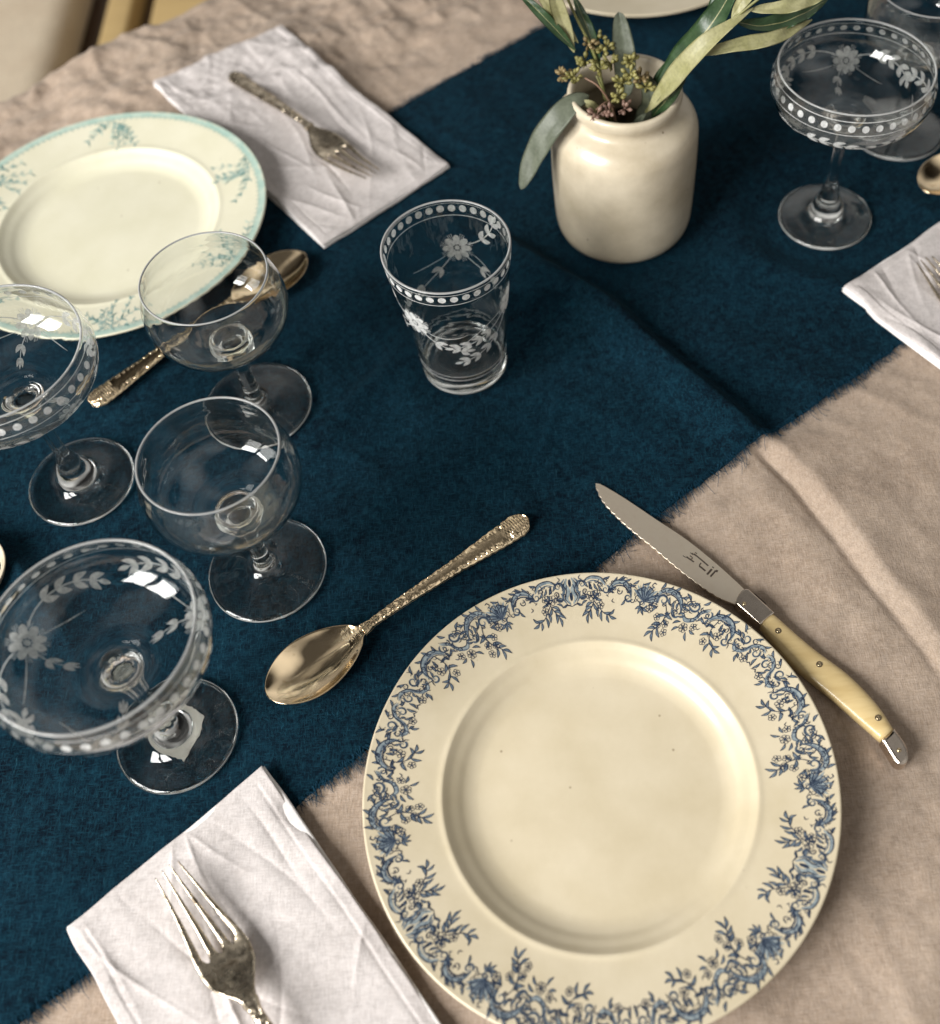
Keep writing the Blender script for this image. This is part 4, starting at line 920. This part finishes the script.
def tube(P, r, n=7, res=18):
    P = spline(P, res); d = np.gradient(P, axis=0); d /= np.linalg.norm(d, axis=1)[:, None]; ref = np.array((.3, .9, .2)); s = np.cross(d, ref); s /= np.linalg.norm(s, axis=1)[:, None]; u = np.cross(s, d)
    rr = np.linspace(r[0], r[1], res) if isinstance(r, tuple) else np.full(res, r); a = np.linspace(0, 2 * PI, n, endpoint=False)
    V = (P[:, None, :] + rr[:, None, None] * (np.cos(a)[None, :, None] * s[:, None, :] + np.sin(a)[None, :, None] * u[:, None, :])).reshape(-1, 3)
    F = [[i * n + k, i * n + (k + 1) % n, (i + 1) * n + (k + 1) % n, (i + 1) * n + k] for i in range(res - 1) for k in range(n)] + [list(range(n))[::-1], list(range((res - 1) * n, res * n))]
    return V, F
def leafmesh(name, P, w, mats, parent, face=(0, -.45, .9), cup=.25, blunt=1.0, twist=0.0, split=False):
    """solid thin blade along curve P, width w, facing roughly `face`"""
    n, m = 34, 11; Q = spline(P, n); d = np.gradient(Q, axis=0); d /= np.linalg.norm(d, axis=1)[:, None]
    s = np.cross(d, np.array(face)); s /= np.linalg.norm(s, axis=1)[:, None] + 1e-9; up = np.cross(s, d)
    t = np.linspace(0, 1, n); ww = w / 2 * (np.sin(PI * np.clip(t, 0, 1) ** .9) ** (.75 * blunt)); ww = np.maximum(ww, .0003)
    th = np.linspace(0, twist, n); s2 = s * np.cos(th)[:, None] + up * np.sin(th)[:, None]; u2 = -s * np.sin(th)[:, None] + up * np.cos(th)[:, None]
    q = np.linspace(-1, 1, m); V = []
    for side in (1, -1):
        for i in range(n):
            for k in q:
                vein = .00035 * math.exp(-(k / .10) ** 2) * (1 if side == 1 else -1)
                edge = (1 - abs(k) ** 4) * .00028 * side
                V.append(Q[i] + s2[i] * ww[i] * k + u2[i] * (cup * ww[i] * (k * k) + edge - vein + .0004 * math.sin(i * .7 + 2 * k)))
    F = gridf(n, m).tolist(); G = [f[::-1] for f in gridf(n, m, off=n * m).tolist()]
    mi = [0] * len(F) + [1] * len(G) if len(mats) > 1 else None
    F = F + G
    for j in (0, m - 1): F += [[i * m + j, (i + 1) * m + j, (i + 1) * m + j + n * m, i * m + j + n * m] for i in range(n - 1)]
    if mi: mi += [0] * (len(F) - len(mi))
    return mesh(name, V, F, mats, parent, mi=mi)
def pods(c, n, r, parent, m, seed, up=(0, -.2, .5)):
    R = np.random.RandomState(seed); V = []; F = []
    def add(v, f):
        o = len(V); V.extend(np.asarray(v).tolist()); F.extend([[i + o for i in q] for q in f])
    c = np.array(c); root = c - np.array(up) * .010
    for k in range(n):
        d = R.normal(0, 1, 3); d[2] = abs(d[2]) * .8 + .1; d[1] -= .4; d /= np.linalg.norm(d); L = r * R.uniform(.65, 1.1); tip = c + d * L; base = c + d * L * .25
        v, f = tube([root + R.normal(0, .0006, 3), c + d * L * .1, base], .00042, 5, 6); add(v, f)
        ln = R.uniform(.0046, .0066); wd = R.uniform(.0011, .0017); ns = 7; a = np.linspace(0, 2 * PI, ns, endpoint=False); s = np.cross(d, (.1, .2, .97)); s /= np.linalg.norm(s) + 1e-9; u = np.cross(s, d)
        ts = np.linspace(0, 1, 8); rr = wd * np.array([.22, .32, .52, .80, 1.0, 1.0, .72, .15])
        vv = np.array([base + d * ln * t_ + q * (math.cos(x) * s + math.sin(x) * u) for t_, q in zip(ts, rr) for x in a]); ff = [[i * ns + j, i * ns + (j + 1) % ns, (i + 1) * ns + (j + 1) % ns, (i + 1) * ns + j] for i in range(7) for j in range(ns)] + [list(range(7 * ns, 8 * ns))]
        add(vv, ff)
    return mesh('seed_cluster', V, F, m, parent)
def stem(P, r, parent, m): V, F = tube(P, r, 8, 26); return mesh('stem', V, F, m, parent)

eu = empty('eucalyptus_sprig', (JX, JY, .03), 0, label='seeded eucalyptus sprig in the jar with a grey leaf hanging over the rim', cat='sprig', group='cut sprigs in the jar')
ol = empty('olive_branch', (JX, JY, .03), 0, label='olive branch with long two-toned leaves arching right from the jar', cat='branch', group='cut sprigs in the jar')
ll = empty('olive_branch', (JX, JY, .03), 0, label='olive branch with slim upright leaves leaning left from the jar', cat='branch', group='cut sprigs in the jar')
def loc(P): return [tuple(np.array(p) - (JX, JY, .03)) for p in P]
stem(loc([(.072, .620, .074), (.0612, .6245, .11), (.0531, .6293, .130)]), (.0011, .0007), eu, M_stem)
stem(loc([(.066, .618, .074), (.0634, .6150, .11), (.0542, .6166, .13), (.0449, .6215, .135)]), (.0010, .0006), eu, M_brownstem)
stem(loc([(.0634, .6150, .115), (.058, .607, .126), (.0501, .6004, .126)]), (.0007, .0005), eu, M_brownstem)
leafmesh('leaf', loc([(.0470, .6185, .123), (.0350, .6110, .1235), (.0200, .6030, .112), (.0080, .6010, .092), (-.0032, .5955, .068)]), .0170, [M_lgrey], eu, face=(-.35, -.6, .7), cup=.15, blunt=.62)
leafmesh('leaf', loc([(.0728, .6308, .110), (.0728, .6398, .132), (.0712, .6508, .150), (.0704, .6560, .158)]), .0150, [M_lgrey], eu, face=(0, -.95, .4), blunt=.55)
leafmesh('leaf', loc([(.0800, .6190, .085), (.0850, .6130, .108), (.0880, .6120, .122), (.0840, .6220, .134)]), .0165, [M_lgrey], eu, face=(.1, -.8, .6), blunt=.6)
leafmesh('leaf', loc([(.0578, .6201, .090), (.0520, .6150, .110), (.0480, .6120, .120), (.0400, .6140, .1235)]), .0100, [M_lpale], eu, face=(.5, -.7, .5))
leafmesh('leaf', loc([(.073, .613, .085), (.078, .605, .108), (.083, .603, .118)]), .0090, [M_lgrey], eu, face=(0, -.8, .6))
CLU = [((.0463, .6381, .135), 9), ((.0380, .6264, .132), 10), ((.0312, .6347, .128), 7), ((.0600, .6422, .14), 8), ((.0628, .6297, .138), 8), ((.0766, .6300, .138), 8), ((.0811, .6168, .135), 9), ((.0690, .6188, .13), 7), ((.0649, .6112, .126), 7), ((.0560, .6486, .145), 6), ((.0488, .6420, .145), 6), ((.0548, .6218, .14), 6), ((.0736, .6142, .14), 8), ((.0841, .6128, .13), 6)]
for i, (c, n) in enumerate(CLU): pods(np.array(c) - (JX, JY, .03), n + 4, .0076, eu, M_budb if i % 4 == 2 else M_bud, 50 + i)
for i, (c, n) in enumerate([((.0501, .5990, .122), 9), ((.0590, .6000, .123), 7), ((.0690, .6020, .123), 7)]): pods(np.array(c) - (JX, JY, .03), n, .0066, eu, M_budp, 90 + i, up=(.3, .5, -.2))
# olive, right
stem(loc([(.078, .622, .074), (.0840, .6138, .11), (.1088, .5970, .158), (.1350, .6034, .182), (.1556, .6038, .2)]), (.0013, .0008), ol, M_stem)
leafmesh('leaf', loc([(.0873, .6163, .112), (.1060, .6125, .148), (.1210, .6060, .176), (.1443, .6261, .2)]), .0190, [M_ldark, M_lpale], ol, face=(-.3, -.5, .8))
leafmesh('leaf', loc([(.0850, .6130, .110), (.0965, .5985, .142), (.1169, .5930, .174), (.1474, .6063, .187)]), .0140, [M_lpale], ol, face=(-.2, -.5, .85), blunt=1.25)
leafmesh('leaf', loc([(.1120, .5975, .163), (.1364, .5970, .168), (.1621, .6016, .168), (.1895, .6209, .165)]), .0095, [M_lpale], ol, face=(0, -.5, .85))
leafmesh('leaf', loc([(.1390, .6150, .172), (.1578, .6120, .170), (.1779, .6180, .170), (.2010, .6330, .17)]), .0120, [M_ldark, M_lpale], ol, face=(0, -.4, .9))
leafmesh('leaf', loc([(.1440, .6074, .185), (.1701, .6063, .186), (.2003, .6187, .185)]), .0090, [M_lpale], ol, face=(0, -.5, .9))
leafmesh('leaf', loc([(.1340, .6040, .183), (.1430, .6080, .195), (.1560, .6160, .208)]), .0085, [M_lpale], ol, face=(0, -.6, .8))
leafmesh('leaf', loc([(.0883, .6107, .108), (.0993, .6002, .135), (.1113, .6050, .155)]), .0095, [M_ldark, M_lpale], ol, face=(.2, -.6, .7))
leafmesh('leaf', loc([(.0826, .6200, .110), (.0988, .6182, .14), (.1187, .6209, .16)]), .0080, [M_ldark, M_lpale], ol, face=(-.3, -.6, .8))
leafmesh('leaf', loc([(.120, .6120, .172), (.1330, .6210, .19), (.1500, .6300, .20)]), .0120, [M_ldark, M_lpale], ol, face=(-.2, -.5, .8))
# olive, left
stem(loc([(.066, .628, .074), (.0590, .6300, .11), (.0531, .6393, .138), (.0411, .6463, .165), (.0310, .6523, .19)]), (.0014, .0008), ll, M_stem)
leafmesh('leaf', loc([(.0400, .6332, .148), (.0214, .6383, .17), (.0020, .6533, .185)]), .0070, [M_ldark, M_lpale], ll, face=(-.2, -.6, .8))
leafmesh('leaf', loc([(.0390, .6340, .146), (.0307, .6403, .172), (.0238, .6431, .2)]), .0100, [M_lpale], ll, face=(.1, -.8, .6))
leafmesh('leaf', loc([(.0420, .6380, .150), (.0250, .6420, .175), (.0120, .6520, .195)]), .0080, [M_lpale], ll, face=(-.1, -.7, .7))
leafmesh('leaf', loc([(.0561, .6366, .128), (.0505, .6454, .15), (.0407, .6638, .17)]), .0080, [M_ldark, M_lpale], ll, face=(.1, -.8, .6))

# ================================================================== chairs beyond the table
def box(x0, x1, y0, y1, z0, z1, r=.0, seg=1):
    V = [(x, y, z) for x in (x0, x1) for y in (y0, y1) for z in (z0, z1)]
    F = [[0, 1, 3, 2], [4, 6, 7, 5], [0, 4, 5, 1], [2, 3, 7, 6], [0, 2, 6, 4], [1, 5, 7, 3]]; return V, F
def bevel_box(name, dims, m, parent, w=.006, seg=3):
    V, F = box(*dims); o = mesh(name, V, F, m, parent, smooth=True); md = o.modifiers.new('bevel', 'BEVEL'); md.width = w; md.segments = seg; return o
ch = empty('upholstered_chair', (-.80, 1.36, -.75), math.radians(0), label='chair with a pale linen seat beyond the far table edge, top left', cat='chair')
bevel_box('seat', (-.26, .205, -.27, .25, .40, .475), M_seat, ch, .03, 5)
bevel_box('seat_frame', (-.255, .215, -.26, .24, .34, .398), M_dwood, ch)
bevel_box('backrest', (-.25, .21, .235, .29, .47, .95), M_seat, ch, .02, 4)
for sx in (-.235, .175):
    for sy in (-.24, .20): bevel_box('leg', (sx, sx + .035, sy, sy + .035, 0, .338), M_dwood, ch)
c2 = empty('wooden_chair', (-.36, 1.44, -.75), 0, label='mustard painted wooden chair beyond the far table edge, right of the linen one', cat='chair')
bevel_box('seat', (-.118, .27, -.20, .24, .45, .475), M_must, c2, .006)
bevel_box('side_rail', (-.178, -.143, -.22, .26, .42, .480), M_must, c2, .006)
bevel_box('seat_frame', (-.142, .26, -.19, .23, .39, .448), M_dwood, c2, .004)
bevel_box('backrest', (-.175, .27, .262, .290, .40, .92), M_must, c2, .006)
for sx in (-.175, .235):
    for sy in (-.19, .20): bevel_box('leg', (sx, sx + .033, sy, sy + .035, 0, .388), M_must, c2)
